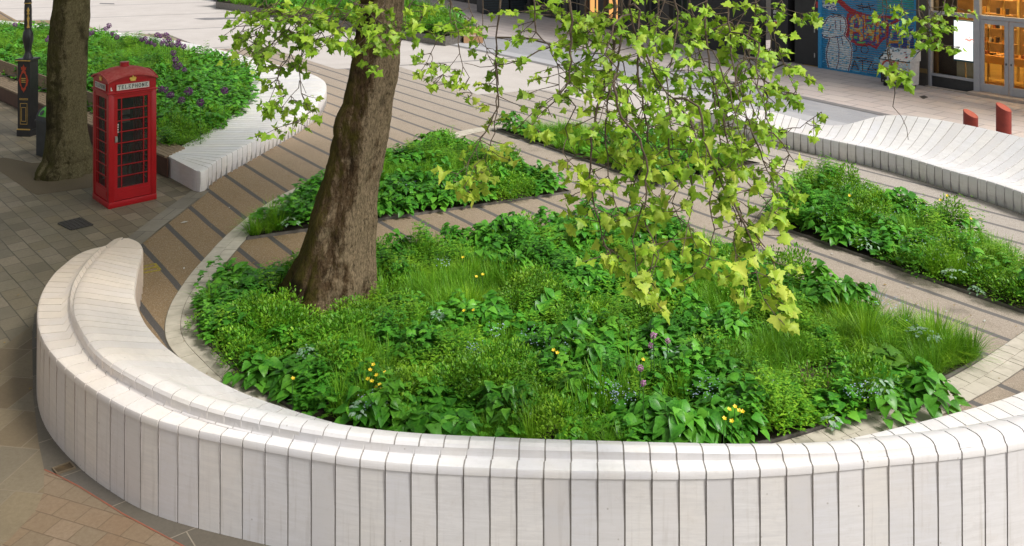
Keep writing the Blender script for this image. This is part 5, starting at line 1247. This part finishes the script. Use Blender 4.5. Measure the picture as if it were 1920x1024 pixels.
def single_plants():
    hm = m_leaf('hosta_leaf', (.05,.21,.018), (.085,.31,.028), (.15,.42,.05), .28, .35); gm = m_leaf('fountain_grass', (.13,.36,.014), (.24,.52,.022), (.42,.66,.04), .38, .5); bm_ = m_leaf('bush_leaf', (.045,.20,.012), (.09,.31,.016), (.20,.44,.024), .3, .5); cm = m_leaf('clover_green', (.06,.20,.012), (.10,.27,.02), (.16,.35,.03), .3, .5)
    def mk(name, T, px, py, s, m, lab, cat):
        q = G(px, py); V = T[0]*s+np.array([q[0], q[1], .03]); o = quadmesh(name, V, T[1], m); tag(o, lab, cat)
    mk('hosta', clump_broad(46, .17, .36, .33, HEART, .05), 1742, 768, 1, hm, 'broad ribbed hosta clump at the right hand kerb of the front bed', 'plant')
    mk('hosta', clump_broad(34, .15, .30, .28, HEART, .05), 1652, 786, 1, hm, 'smaller hosta clump with pale flowers left of the broad one by the kerb', 'plant')
    mk('hosta', clump_broad(34, .16, .34, .28, HEART, .1), 1255, 845, 1, hm, 'large heart leaved plant just behind the middle of the marble wall', 'plant')
    mk('hosta', clump_broad(38, .155, .34, .30, HEART, .1), 790, 840, 1, hm, 'large leaved clump overhanging the marble bench at the front left', 'plant')
    mk('hosta', clump_broad(30, .15, .28, .26, HEART, .1), 470, 715, 1, hm, 'round leaved clump beside the left of the curved marble bench', 'plant')
    for (x, y, s, l) in ((1755,670,1.25,'bright fountain grass at the outer right point of the front bed'),(1625,655,1.15,'fountain grass left of the one at the right point of the front bed'),(1580,620,.95,'fountain grass behind the pale stems in the front bed'),(1452,770,1.0,'yellow green grass tuft beside the bare earth patch'),(880,600,1.1,'soft dark grass clump to the right of the big trunk'),(1680,470,.9,'round bright grass tussock in the right hand bed'),(1865,520,.95,'upright grass tussock at the right edge of the right hand bed'),(1190,455,.9,'dark strap leaved tuft beneath the hanging leaves at the path corner')):
        mk('fountain_grass', clump_grass(300, .50, .010, .95, .12), x, y, s, gm, l, 'grass clump')
    for (x, y, s, l) in ((640,665,1.1,'neat rounded bush right in front of the big trunk'),(515,645,1.1,'neat rounded bush to the left of the trunk base'),(915,765,1.0,'low rounded bright bush near the middle of the front bed'),(1748,520,1.05,'rounded green bush at the near edge of the right hand bed'),(1560,440,1.0,'leafy bush at the left end of the right hand bed'),(830,285,1.1,'feathery bush at the top of the middle left bed')):
        mk('rounded_bush', clump_shrub(900, .045, .42, .42), x, y, s, bm_, l, 'bush')
    mk('fern', clump_broad(40, .15, .34, .30, MAPLE, .2), 1660, 712, 1, cm, 'light green lobed leaved plant behind the hosta by the right kerb', 'plant')
    # bare earth patch with dead stems
    q = G(1535, 752); mb = MB()
    for k in range(7):
        a = rnd.uniform(0, 6.28); l = rnd.uniform(.25,.55); dx, dy = math.cos(a)*.2, math.sin(a)*.12; mb.tube([(q[0]+dx*.3, q[1]+dy*.3, .03),(q[0]+dx*.8, q[1]+dy, l*.5),(q[0]+dx*1.1+rnd.uniform(-.05,.05), q[1]+dy*1.3, l)], [.008,.006,.003], 5)
    o = mb.build('dead_stems', [simple('dry_stem', (.32,.22,.14), (.22,.15,.09), .8)]); tag(o, 'dry pale dead stems sticking out of the bare earth patch', 'stems')
    V = []; N = 14
    for k in range(N): t = 2*math.pi*k/N; V.append((q[0]+.36*math.cos(t)*(1+.15*math.sin(3*t)), q[1]+.30*math.sin(t), .03))
    for k in range(N): t = 2*math.pi*k/N; V.append((q[0]+.2*math.cos(t), q[1]+.17*math.sin(t), .10+.02*math.sin(5*t)))
    o = mkobj('bare_earth', V, [(k, (k+1)%N, N+(k+1)%N, N+k) for k in range(N)]+[tuple(range(N, 2*N))], simple('dry_earth', (.20,.15,.10), (.13,.095,.065), .95, 14, bump=.5, bscale=40, bd=.02), smooth=True); o['kind'] = 'structure'
single_plants()

# ------------------------------------------------------------------ trees
def vnoise(p, s):
    x, y, z = p[0]*s, p[1]*s, p[2]*s
    return (math.sin(x*1.7+2.1*math.sin(y*1.3))+math.sin(y*2.3+1.7*math.sin(z*1.1+x))+math.sin(z*1.9+1.3*math.sin(x*2.1)))/3
def trunk_mesh(rings, n, amp, flute, base_flute=.0):
    """rings: (x,y,z,r); fine resampled and roughened"""
    Rg = catmull(np.array(rings, float), 10); V = []
    for i, (x, y, z, r) in enumerate(Rg):
        low = max(0, 1-z/1.1)
        for k in range(n):
            a = 2*math.pi*k/n; d = (math.cos(a), math.sin(a))
            rr = r*(1+flute*math.sin(3*a+.7)*.5+flute*.5*math.sin(5*a+z*.5)+low*low*base_flute*(abs(math.sin(a*3.5+.6))**.7-.45))
            p = (x+d[0]*rr, y+d[1]*rr, z); q = vnoise((p[0], p[1], p[2]*.35), 9)*.5+vnoise((p[0], p[1], p[2]*.4), 23)*.3+vnoise((p[0], p[1], p[2]*.6), 51)*.2
            lump = max(0, vnoise((p[0]+3, p[1], p[2]), 3.1)-.45)*.13
            rr2 = rr+amp*q+lump; V.append((x+d[0]*rr2, y+d[1]*rr2, z))
    m = len(Rg); F = [(i*n+k, i*n+(k+1)%n, (i+1)*n+(k+1)%n, (i+1)*n+k) for i in range(m-1) for k in range(n)]
    F.append(tuple((m-1)*n+k for k in range(n))); return V, F
BARK = m_bark('plane_bark', (.022,.013,.006), (.12,.074,.038), (.23,.16,.095), (.38,.285,.18), 1.0, (.085,.072,.010))
BARK2 = m_bark('olive_bark', (.03,.025,.012), (.115,.096,.045), (.22,.185,.095), (.29,.25,.135), 1.6, (.07,.066,.016))  # mottled olive bark of the left tree
TWIG = simple('twig_bark', (.13,.095,.065), (.065,.045,.032), .8, 20, bump=.3)
PLEAF = m_leaf('plane_leaf', (.16,.38,.025), (.31,.55,.035), (.50,.68,.07), .45, .45)
PLEAF_Y = m_leaf('young_plane_leaf', (.36,.60,.05), (.50,.70,.07), (.66,.74,.12), .5, .5)
def leaves_at(P, D, size, jitter=.5):
    P = np.array(P); D = np.array(D); n = len(P); t = D+U(-jitter, jitter, (n, 3)); t[:, 2] -= .45
    nn = np.c_[U(-.5,.5,n), U(-1.0,.1,n), U(.35,1.2,n)]; S = (np.ones((n,1))*np.array([[1,1,1]]))*(np.array(size)*(.5+.95*U(0,1,n)**1.3))[:, None]
    S[:, 2] *= U(-.2, 2.6, n); S[:, 0] *= U(.75, 1.05, n)
    Rm = rotm(unit(t), nn); k = rng.integers(0, 3, n); out = []
    for j, T in enumerate((MAPLE, MAPLE2, MAPLE3)):
        q = k == j
        if q.any(): out.append(place(T, Rm[q], S[q], P[q]))
    return join(out)
def world(px, py, Y): return Vector(((px-960)/1650*Y, Y, CAMH-(py+150)*Y/1650))
def wiggle(P, amp, step=.07):
    out = [P[0]]
    for a, b in zip(P, P[1:]):
        n = max(1, int((b-a).length/step))
        for k in range(1, n+1):
            q = a.lerp(b, k/n)
            if not (k == n): q = q+Vector((rnd.uniform(-amp, amp), rnd.uniform(-amp, amp), rnd.uniform(-amp, amp)*.5))
            out.append(q)
    return out
BP = []
def hanging(root, pts, Y0, Y1, r0, dens, lsize_, y_leaf0=0, young=.0, side=.32, bare_tail=0, name='branch', lk=None):
    lsize = lsize_*.93; n = len(pts); P = [world(x, y, Y0+(Y1-Y0)*i/max(1, n-1)) for i, (x, y) in enumerate(pts)]
    C = wiggle(P, .014); L_ = sum((b-a).length for a, b in zip(C, C[1:])); mb = MB(); m = len(C)
    if lk: mb.tube(lk[0], lk[1], 6)
    mb.tube(C, [max(.0028, r0*(1-.75*i/m)) for i in range(m)], 6)
    LP = []; LD = []; SP = []; SD = []; acc = 0
    for i in range(1, m):
        seg = (C[i]-C[i-1]).length; acc += seg*dens*1.4; frac = i/m
        py = (CAMH-C[i].z)*1650/C[i].y-150
        while acc > 1:
            acc -= 1
            if py < y_leaf0: continue
            if bare_tail and frac > 1-bare_tail: continue
            a = rnd.uniform(0, 6.283); l = side*rnd.uniform(.25, 1.1); d = Vector((math.cos(a), math.sin(a)*.8, rnd.uniform(-.75,.35))).normalized()
            b = C[i]; mid = b+d*l*.5+Vector((0,0,-.02)); e = b+d*l+Vector((0,0,-.10*l-.02)); mb.tube([b, mid+Vector((rnd.uniform(-.015,.015),)*3), e], [.0042,.0032,.0022], 5, cap=False)
            for _ in range(rnd.choice([3,4,4,5,6])):
                t = rnd.uniform(.45, 1.05); q = b.lerp(e, t); dd = (d+Vector((rnd.uniform(-.8,.8), rnd.uniform(-.8,.8), rnd.uniform(-.5,.3)))).normalized(); pe = q+dd*rnd.uniform(.02,.05)
                mb.tube([q, pe], [.0016,.0012], 4, cap=False); (SP if rnd.random() < young else LP).append(pe); (SD if len(SP) and SP[-1] is pe else LD).append(dd)
    if not bare_tail:
        for _ in range(4):
            d = Vector((rnd.uniform(-1,1), rnd.uniform(-1,.4), -.5)).normalized(); LP.append(C[-1]+d*.03); LD.append(d)
    BP.extend(tuple(p) for p in C); o = mb.build(name, [TWIG], root)
    if LP: V, F = leaves_at(LP, LD, lsize); quadmesh('leaves', V, F, PLEAF, o, True)
    if SP: V, F = leaves_at(SP, SD, lsize*1.0); quadmesh('young_leaves', V, F, PLEAF_Y, o, True)
    return len(LP)+len(SP)
def crown(root, c, rad, nclump, per, zmin, size, mat, bark, top, spread=.8):
    """limbs reaching up and out from the trunk top into a loose crown of leaf clumps"""
    c = Vector(c); parts = []; mb = MB(); ends = []
    for i in range(9):
        a = i*2.4+rnd.uniform(-.3,.3); rr = rnd.uniform(.45,.85); e = c+Vector((math.cos(a)*rad[0]*rr, math.sin(a)*rad[1]*rr, rnd.uniform(-.35,.6)*rad[2])); e.z = max(e.z, zmin+.4)
        mid = Vector(top).lerp(e, .5)+Vector((rnd.uniform(-.5,.5), rnd.uniform(-.5,.5), rnd.uniform(.3,.9)))
        pth = [Vector(top), Vector(top).lerp(mid, .5)+Vector((0,0,.25)), mid, mid.lerp(e, .5)+Vector((0,0,.15)), e]; mb.tube(pth, [.20,.15,.11,.07,.03], 8); ends.append(pth)
        for j in range(3):
            b = mid.lerp(e, rnd.random()); f = b+Vector((rnd.uniform(-1.5,1.5), rnd.uniform(-1.5,1.5), rnd.uniform(-.4,1.2))); f.z = max(f.z, zmin+.3); mb.tube([b, b.lerp(f,.5)+Vector((0,0,.2)), f], [.05,.03,.012], 6)
    o = mb.build('limbs', [bark], root)
    for i in range(nclump):
        while True:
            q = Vector((rnd.uniform(-1,1), rnd.uniform(-1,1), rnd.uniform(-1,1)))
            if .35 < q.length < 1: break
        p = c+Vector((q.x*rad[0], q.y*rad[1], q.z*rad[2])); 
        if p.z < zmin: p.z = zmin+rnd.random()*.8
        n = per; P = np.array(p)+rng.normal(0, .33, (n, 3)); P[:, 2] = np.maximum(P[:, 2], zmin); d = rng.normal(0, 1, (n, 3)); V, F = leaves_at(P, unit(d), size); parts.append((V, F))
    V, F = join(parts); quadmesh('crown', V, F, mat, root); return ends

def main_tree():
    root = empty('plane_tree', (0,0,0), 0, 'leaning plane tree with flaking brown bark and drooping leafy branches, rooted in the front bed', 'tree')
    Y = 12.2; k = Y/1650; data = [(575,600,92,0),(560,603,84,-.0),(535,611,76,0),(510,620,72,0),(456,631,64,0),(406,640,58.5,0),(356,650,53,0),(298,664,50.5,0),(250,674.5,48.5,0),(180,689,45.5,0),(125,699.5,44,0),(60,707,42,0),(0,713.5,41,0),(-100,722,40,0),(-200,726,38,0)]
    rings = [((cx-960)*k, Y+(.0), CAMH-(py+150)*k, r*k) for py, cx, r, _ in data]; rings[0] = (rings[0][0], Y, -.05, rings[0][3]*1.05)
    V, F = trunk_mesh(rings, 160, .030, .12, .40); o = mkobj('trunk', V, F, BARK, root, smooth=True)
    rt = MB()
    for (a, L_, r) in ((R(178), 1.05, .11), (R(200), .85, .12), (R(225), .6, .12), (R(150), .7, .09), (R(-60), .45, .10), (R(250), .5, .11)):
        P = []; b = Vector((rings[0][0]+.35*math.cos(a), Y+.35*math.sin(a), .14))
        for i in range(7): t = i/6; P.append(b+Vector((math.cos(a+.25*math.sin(t*4))*L_*t, math.sin(a+.25*math.sin(t*4))*L_*t*.8, -.15*t)))
        rt.tube(P, [r*(1-.8*i/6)+.015 for i in range(7)], 10)
    rt.build('roots', [BARK], root, smooth=True)
    top = Vector(rings[-1][:3]); top2 = top+Vector((.25,-.3,1.0))
    mb = MB(); mb.tube([top+Vector((0,0,-.15)), top.lerp(top2,.5), top2], [.285,.27,.25], 24); mb.build('upper_trunk', [BARK], root, smooth=True)
    crown(root, (-2.0, 13.0, 9.4), (6.6, 5.4, 2.8), 340, 30, 6.4, .15, PLEAF, BARK, top2)  # crown out of view, spread left and thickened to shade the left side
    # three long limbs carry the drooping sprays out over the bench
    hubs = {}
    mb = MB()
    for nm, pth in (('l', [top2, Vector((-1.9,10.6,6.2)), Vector((-2.0,9.0,6.1)), Vector((-1.8,7.6,5.75))]), ('m', [top2, Vector((-.6,10.6,6.7)), Vector((.6,8.8,6.6)), Vector((1.2,7.6,6.2)), Vector((1.9,6.8,5.7))]), ('r', [top2, Vector((.5,11.2,6.9)), Vector((2.6,9.8,6.7)), Vector((4.2,8.4,6.0))])):
        mb.tube(catmull(np.array([tuple(p) for p in pth]), 6), [.16-.11*i/(6*(len(pth)-1)) for i in range(6*(len(pth)-1)+1)], 10); hubs[nm] = [tuple(p) for p in catmull(np.array([tuple(p) for p in pth]), 6)]
    mb.build('long_limbs', [BARK], root, smooth=True)
    allh = np.array(hubs['l'][8:]+hubs['m'][8:]+hubs['r'][8:])
    def H(pts, Y0, Y1, r0, dens, ls, **kw):
        a = world(*pts[0], Y0)
        if pts[0][1] < -15:
            j = int(((allh-np.array(a))**2).sum(1).argmin()); b = Vector(allh[j]); m = b.lerp(a, .55)+Vector((0,0,.18)); lk = ([b, m, a], [.016,.012,r0])
        else:
            B = np.array(BP); B = B[B[:, 2] > a.z+.02]; j = int(((B-np.array(a))**2).sum(1).argmin()); b = Vector(B[j]); m = b.lerp(a, .5)+Vector((0,0,.03)); lk = ([b, m, a], [r0,r0,r0])
        return hanging(root, pts, Y0, Y1, r0, dens, ls, lk=lk, **kw)
    N = 0
    # left spray
    for pts, y0, y1, r, d, ls, kw in [
        ([(640,-60),(590,0),(560,40),(566,75),(545,100),(528,125),(515,165),(505,190)], 8.6, 8.2, .010, 13, .062, dict(side=.22)),
        ([(560,-50),(520,5),(490,50),(470,95)], 8.6, 8.4, .008, 26, .062, {}), ([(600,-60),(575,0),(540,55),(505,85)], 8.3, 8.3, .008, 24, .062, {}),
        ([(520,-50),(500,-5),(470,35),(448,70)], 8.9, 8.6, .007, 24, .06, {}), ([(660,-50),(640,0),(610,45),(590,90)], 8.5, 8.3, .008, 26, .062, {}),
        ([(700,-60),(670,-5),(645,40),(625,75)], 8.2, 8.0, .008, 24, .06, {}), ([(480,-50),(500,10),(540,30),(600,25)], 8.6, 8.2, .007, 26, .06, {}),
        ([(568,60),(566,100),(560,130),(563,150),(574,175)], 8.3, 8.2, .006, 6, .055, dict(side=.16, bare_tail=.5)),
        ([(522,130),(521,150),(524,160),(536,178),(520,195),(512,205)], 8.2, 8.1, .005, 16, .055, dict(side=.14)),
        ([(563,150),(565,175),(580,210),(555,228),(505,248)], 8.2, 8.0, .005, 16, .055, dict(side=.14)),
        ([(560,165),(545,180),(530,200)], 8.2, 8.1, .004, 18, .05, dict(side=.12)),
        ([(600,-30),(690,20),(730,60),(715,95),(700,120)], 8.2, 7.9, .007, 15, .055, dict(side=.2)), ([(740,-50),(720,10),(700,50),(690,80)], 8.0, 7.8, .006, 18, .055, dict(side=.18)),
        ([(800,-50),(780,-5),(750,35),(725,60)], 8.2, 8.0, .007, 20, .06, {}), ([(860,-50),(830,-5),(790,35),(770,55)], 8.2, 8.0, .007, 18, .06, {}), ([(830,-40),(850,20),(855,55)], 8.2, 8.0, .006, 12, .06, {}),
        ]: N += H(pts, y0, y1, r, d, ls, **kw)
    # thin sprays left of the mass
    for pts, y0, y1, r, d, ls, kw in [
        ([(843,-40),(845,10),(846,45)], 8.0, 8.0, .011, 5, .05, dict(bare_tail=.6)),
        ([(870,-40),(880,15),(893,45),(900,80),(935,110)], 8.4, 8.1, .006, 6, .042, dict(side=.14)),
        ([(905,-40),(905,30),(903,60),(912,90),(930,130)], 8.3, 8.0, .006, 6, .042, dict(side=.14)),
        ([(938,-60),(936,30),(930,70),(931,120),(935,160)], 7.8, 7.8, .013, 6, .055, dict(side=.2, y_leaf0=40)),
        ([(931,100),(932,160),(935,200),(920,230),(900,262),(880,300),(850,340)], 7.8, 7.4, .009, 9, .065, dict(side=.24, y_leaf0=160, young=.7)),
        ([(930,190),(928,250),(918,280),(890,310),(870,350)], 7.6, 7.3, .006, 12, .065, dict(side=.2, y_leaf0=255, young=.9)),
        ([(1040,85),(1010,95),(985,110),(950,120),(900,126),(870,118)], 7.8, 7.9, .008, 3, .05, dict(side=.14, bare_tail=.3)),
        ([(860,60),(862,100),(850,117),(830,140),(812,155)], 7.7, 7.6, .004, 12, .058, dict(side=.16, y_leaf0=120)), ([(862,100),(868,125),(880,145),(870,160),(885,175)], 7.7, 7.6, .004, 9, .05, dict(side=.14, bare_tail=.2)),
        ([(820,75),(808,100),(800,118),(835,120)], 7.7, 7.7, .004, 16, .058, dict(side=.14, young=.3)),
        ]: N += H(pts, y0, y1, r, d, ls, **kw)
    # the big curtain of leaves
    for pts, y0, y1, r, d, ls, kw in [
        ([(1000,-50),(1003,20),(1005,60),(1030,85),(1045,120),(1050,180)], 7.6, 7.3, .009, 14, .062, {}),
        ([(1060,-60),(1070,20),(1072,80),(1068,150),(1040,190),(1010,215),(995,240)], 7.4, 7.1, .014, 10, .06, {}),
        ([(1150,-60),(1152,30),(1150,100),(1140,150),(1120,200),(1108,260),(1105,330),(1115,390),(1128,440),(1145,475)], 7.6, 6.8, .017, 12, .07, dict(young=.25)),
        ([(1168,-60),(1165,50),(1160,120),(1140,180),(1135,250),(1140,310),(1150,370),(1170,420)], 7.5, 6.9, .012, 10, .066, dict(young=.3)),
        ([(1175,-40),(1190,60),(1215,110),(1240,160),(1275,200),(1300,240),(1310,300)], 7.4, 6.9, .012, 11, .066, {}),
        ([(1100,-50),(1095,40),(1100,90),(1115,150)], 7.8, 7.5, .008, 16, .062, {}),
        ([(1200,20),(1195,120),(1205,180),(1215,240),(1208,300),(1190,340),(1175,400)], 7.3, 7.0, .011, 9, .064, dict(young=.2)),
        ([(1150,160),(1165,220),(1200,260),(1215,320),(1205,400),(1225,450),(1222,500),(1205,545)], 7.0, 6.6, .011, 8, .074, dict(young=.8, y_leaf0=330, side=.2)),
        ([(1200,400),(1185,450),(1192,500),(1196,540)], 6.8, 6.6, .006, 13, .076, dict(young=1, y_leaf0=480, side=.14)),
        ([(1230,430),(1235,480),(1222,515),(1215,548)], 6.8, 6.55, .005, 13, .076, dict(young=1, y_leaf0=490, side=.14)),
        ([(1325,-60),(1322,50),(1330,110),(1340,190),(1350,260),(1345,330)], 7.6, 7.1, .012, 12, .064, {}),
        ([(1260,-50),(1270,40),(1262,100),(1250,150),(1255,220),(1262,280)], 7.5, 7.1, .010, 12, .064, {}),
        ([(1290,-50),(1300,60),(1290,120),(1300,190)], 7.9, 7.5, .009, 14, .062, {}),
        ([(1240,-50),(1230,50),(1225,110),(1230,150)], 7.9, 7.5, .009, 12, .062, {}),
        ([(1370,-50),(1365,40),(1370,100),(1385,160),(1400,220),(1390,280)], 7.6, 7.1, .010, 12, .062, {}),
        ([(1420,-50),(1415,30),(1400,90),(1410,150),(1440,190)], 7.8, 7.4, .009, 14, .06, {}),
        ([(1380,60),(1400,110),(1430,150),(1460,170),(1490,175)], 7.6, 7.4, .007, 14, .058, dict(side=.2)),
        ([(1440,40),(1445,90),(1470,120),(1500,130)], 7.7, 7.6, .007, 13, .055, dict(side=.2)),
        ([(1310,200),(1320,260),(1335,310),(1355,350),(1375,390),(1390,430)], 7.0, 6.8, .010, 11, .070, dict(young=.35)),
        ([(1345,180),(1360,250),(1380,300),(1400,340),(1430,370),(1455,400)], 7.1, 6.8, .009, 12, .068, dict(young=.35)),
        ([(1300,240),(1290,310),(1300,370),(1290,420),(1310,470)], 7.0, 6.7, .009, 11, .070, dict(young=.35)),
        ([(1250,220),(1255,290),(1275,340),(1260,380),(1280,430)], 7.0, 6.8, .008, 9, .068, dict(young=.3)),
        ([(1380,390),(1400,430),(1415,470),(1418,510),(1432,560)], 6.8, 6.5, .008, 12, .072, dict(young=.75, side=.2)),
        ([(1400,420),(1440,470),(1455,510),(1445,550)], 6.8, 6.55, .006, 14, .072, dict(young=.8, side=.18)),
        ([(1390,400),(1375,450),(1385,500),(1395,540)], 6.8, 6.5, .006, 13, .074, dict(young=.9, side=.16)),
        ([(1345,330),(1330,380),(1340,430),(1330,480),(1320,500)], 6.9, 6.6, .007, 10, .074, dict(young=.6, side=.18)),
        ([(1410,250),(1430,300),(1450,340),(1460,390)], 7.0, 6.9, .007, 13, .064, dict(young=.3)),
        ([(1440,180),(1435,220),(1450,245),(1500,240),(1540,210)], 7.4, 7.3, .006, 8, .055, dict(side=.14)),
        ([(1450,250),(1480,290),(1470,330),(1500,360)], 7.1, 7.0, .006, 12, .060, dict(side=.2, young=.3)),
        ([(1080,200),(1060,240),(1080,290),(1120,300)], 7.3, 7.1, .005, 2, .05, dict(side=.18, bare_tail=.3)),
        ([(1120,90),(1100,130),(1080,150),(1060,170)], 7.6, 7.4, .006, 12, .058, {}),
        ([(990,-40),(1010,10),(1050,40),(1090,50)], 7.8, 7.6, .007, 18, .066, {}), ([(1180,-40),(1160,10),(1130,40),(1100,60)], 7.6, 7.5, .007, 18, .068, dict(young=.2)), ([(1260,-30),(1240,20),(1200,60)], 7.7, 7.5, .007, 18, .066, {}), ([(1460,-50),(1430,-5),(1395,25),(1360,45)], 7.8, 7.6, .007, 18, .06, {}),
        ([(1140,420),(1130,460),(1160,480),(1175,490)], 6.9, 6.8, .005, 14, .072, dict(young=.5, side=.16)),
        ([(1000,210),(985,225),(1010,245)], 7.2, 7.1, .005, 12, .058, dict(side=.16)),
        ([(1055,285),(1065,300),(1075,310)], 7.0, 7.0, .004, 14, .05, dict(side=.10)),
        ]: N += H(pts, y0, y1, r, d, ls, **kw)
    for i in range(20):
        x = rnd.uniform(1130, 1440); y = rnd.uniform(20, 180); Yb = rnd.uniform(7.0, 8.2); pts = [(x, y)]
        for _ in range(4): x += rnd.uniform(-26, 30); y += rnd.uniform(25, 60); pts.append((x, y))
        N += H(pts, Yb, Yb-.3, rnd.uniform(.004, .008), rnd.choice([2, 6, 9]), .06, side=.2)
    # right spray
    for pts, y0, y1, r, d, ls, kw in [
        ([(1750,-60),(1738,0),(1746,40),(1752,75)], 8.0, 7.9, .007, 20, .047, dict(side=.2)), ([(1790,-50),(1772,0),(1760,40),(1742,65)], 8.0, 7.8, .007, 18, .047, dict(side=.2)), ([(1712,-50),(1722,0),(1728,40),(1748,80)], 8.0, 7.8, .007, 13, .047, dict(side=.2)), ([(1800,-50),(1790,-20),(1785,10)], 8.0, 7.9, .006, 16, .047, dict(side=.18)),
        ([(1650,-50),(1655,10),(1658,40)], 7.9, 7.8, .005, 12, .05, dict(side=.14)), ([(1690,-40),(1690,5),(1700,38)], 7.9, 7.8, .005, 12, .05, dict(side=.14)),
        ([(1662,-20),(1660,60),(1664,100),(1680,125),(1700,130)], 7.9, 7.7, .005, 9, .055, dict(side=.16, y_leaf0=108)), ([(1668,95),(1676,130),(1690,145)], 7.8, 7.7, .004, 14, .055, dict(side=.12)),
        ([(1664,100),(1674,140),(1678,175),(1674,200),(1690,218),(1700,240),(1703,262)], 7.8, 7.7, .0055, 1, .05, dict(bare_tail=1)),
        ([(1470,-50),(1465,0),(1475,18),(1500,25),(1520,25)], 8.2, 8.0, .006, 12, .05, dict(side=.14)), ([(1540,-40),(1530,-5),(1525,20)], 8.2, 8.1, .006, 14, .05, dict(side=.14)), ([(1600,-50),(1580,-20),(1560,-5)], 8.2, 8.1, .005, 10, .05, {}), ([(1735,40),(1750,60),(1770,85),(1800,88)], 7.9, 7.8, .005, 8, .05, dict(side=.14)),
        ]: N += H(pts, y0, y1, r, d, ls, **kw)
    print('LEAVES', N)
main_tree()
def left_tree():
    root = empty('plane_tree', (0,0,0), 0, 'upright tree with mottled olive bark standing in the brown tree pit behind the telephone box', 'tree')
    Y = 18.5; k = Y/1650; data = [(330,121,46),(315,122,43),(300,124,39),(287,126,38),(240,124,34),(170,124,32.5),(100,126,33),(50,130,32.5),(0,134,31),(-80,136,30),(-170,134,29),(-260,136,27)]
    rings = [((cx-960)*k, Y, CAMH-(py+150)*k, r*k) for py, cx, r in data]; rings[0] = (rings[0][0], Y, -.05, rings[0][3])
    V, F = trunk_mesh(rings, 96, .022, .09, .28); mkobj('trunk', V, F, BARK2, root, smooth=True)
    crown(root, (-7.8, 19.6, 10.0), (7.0, 7.0, 3.2), 200, 30, 6.6, .15, PLEAF, BARK2, Vector(rings[-1][:3])+Vector((0,0,-.1)))  # unseen crown, shifted off the trunk to shade the raised bed and phone box
left_tree()
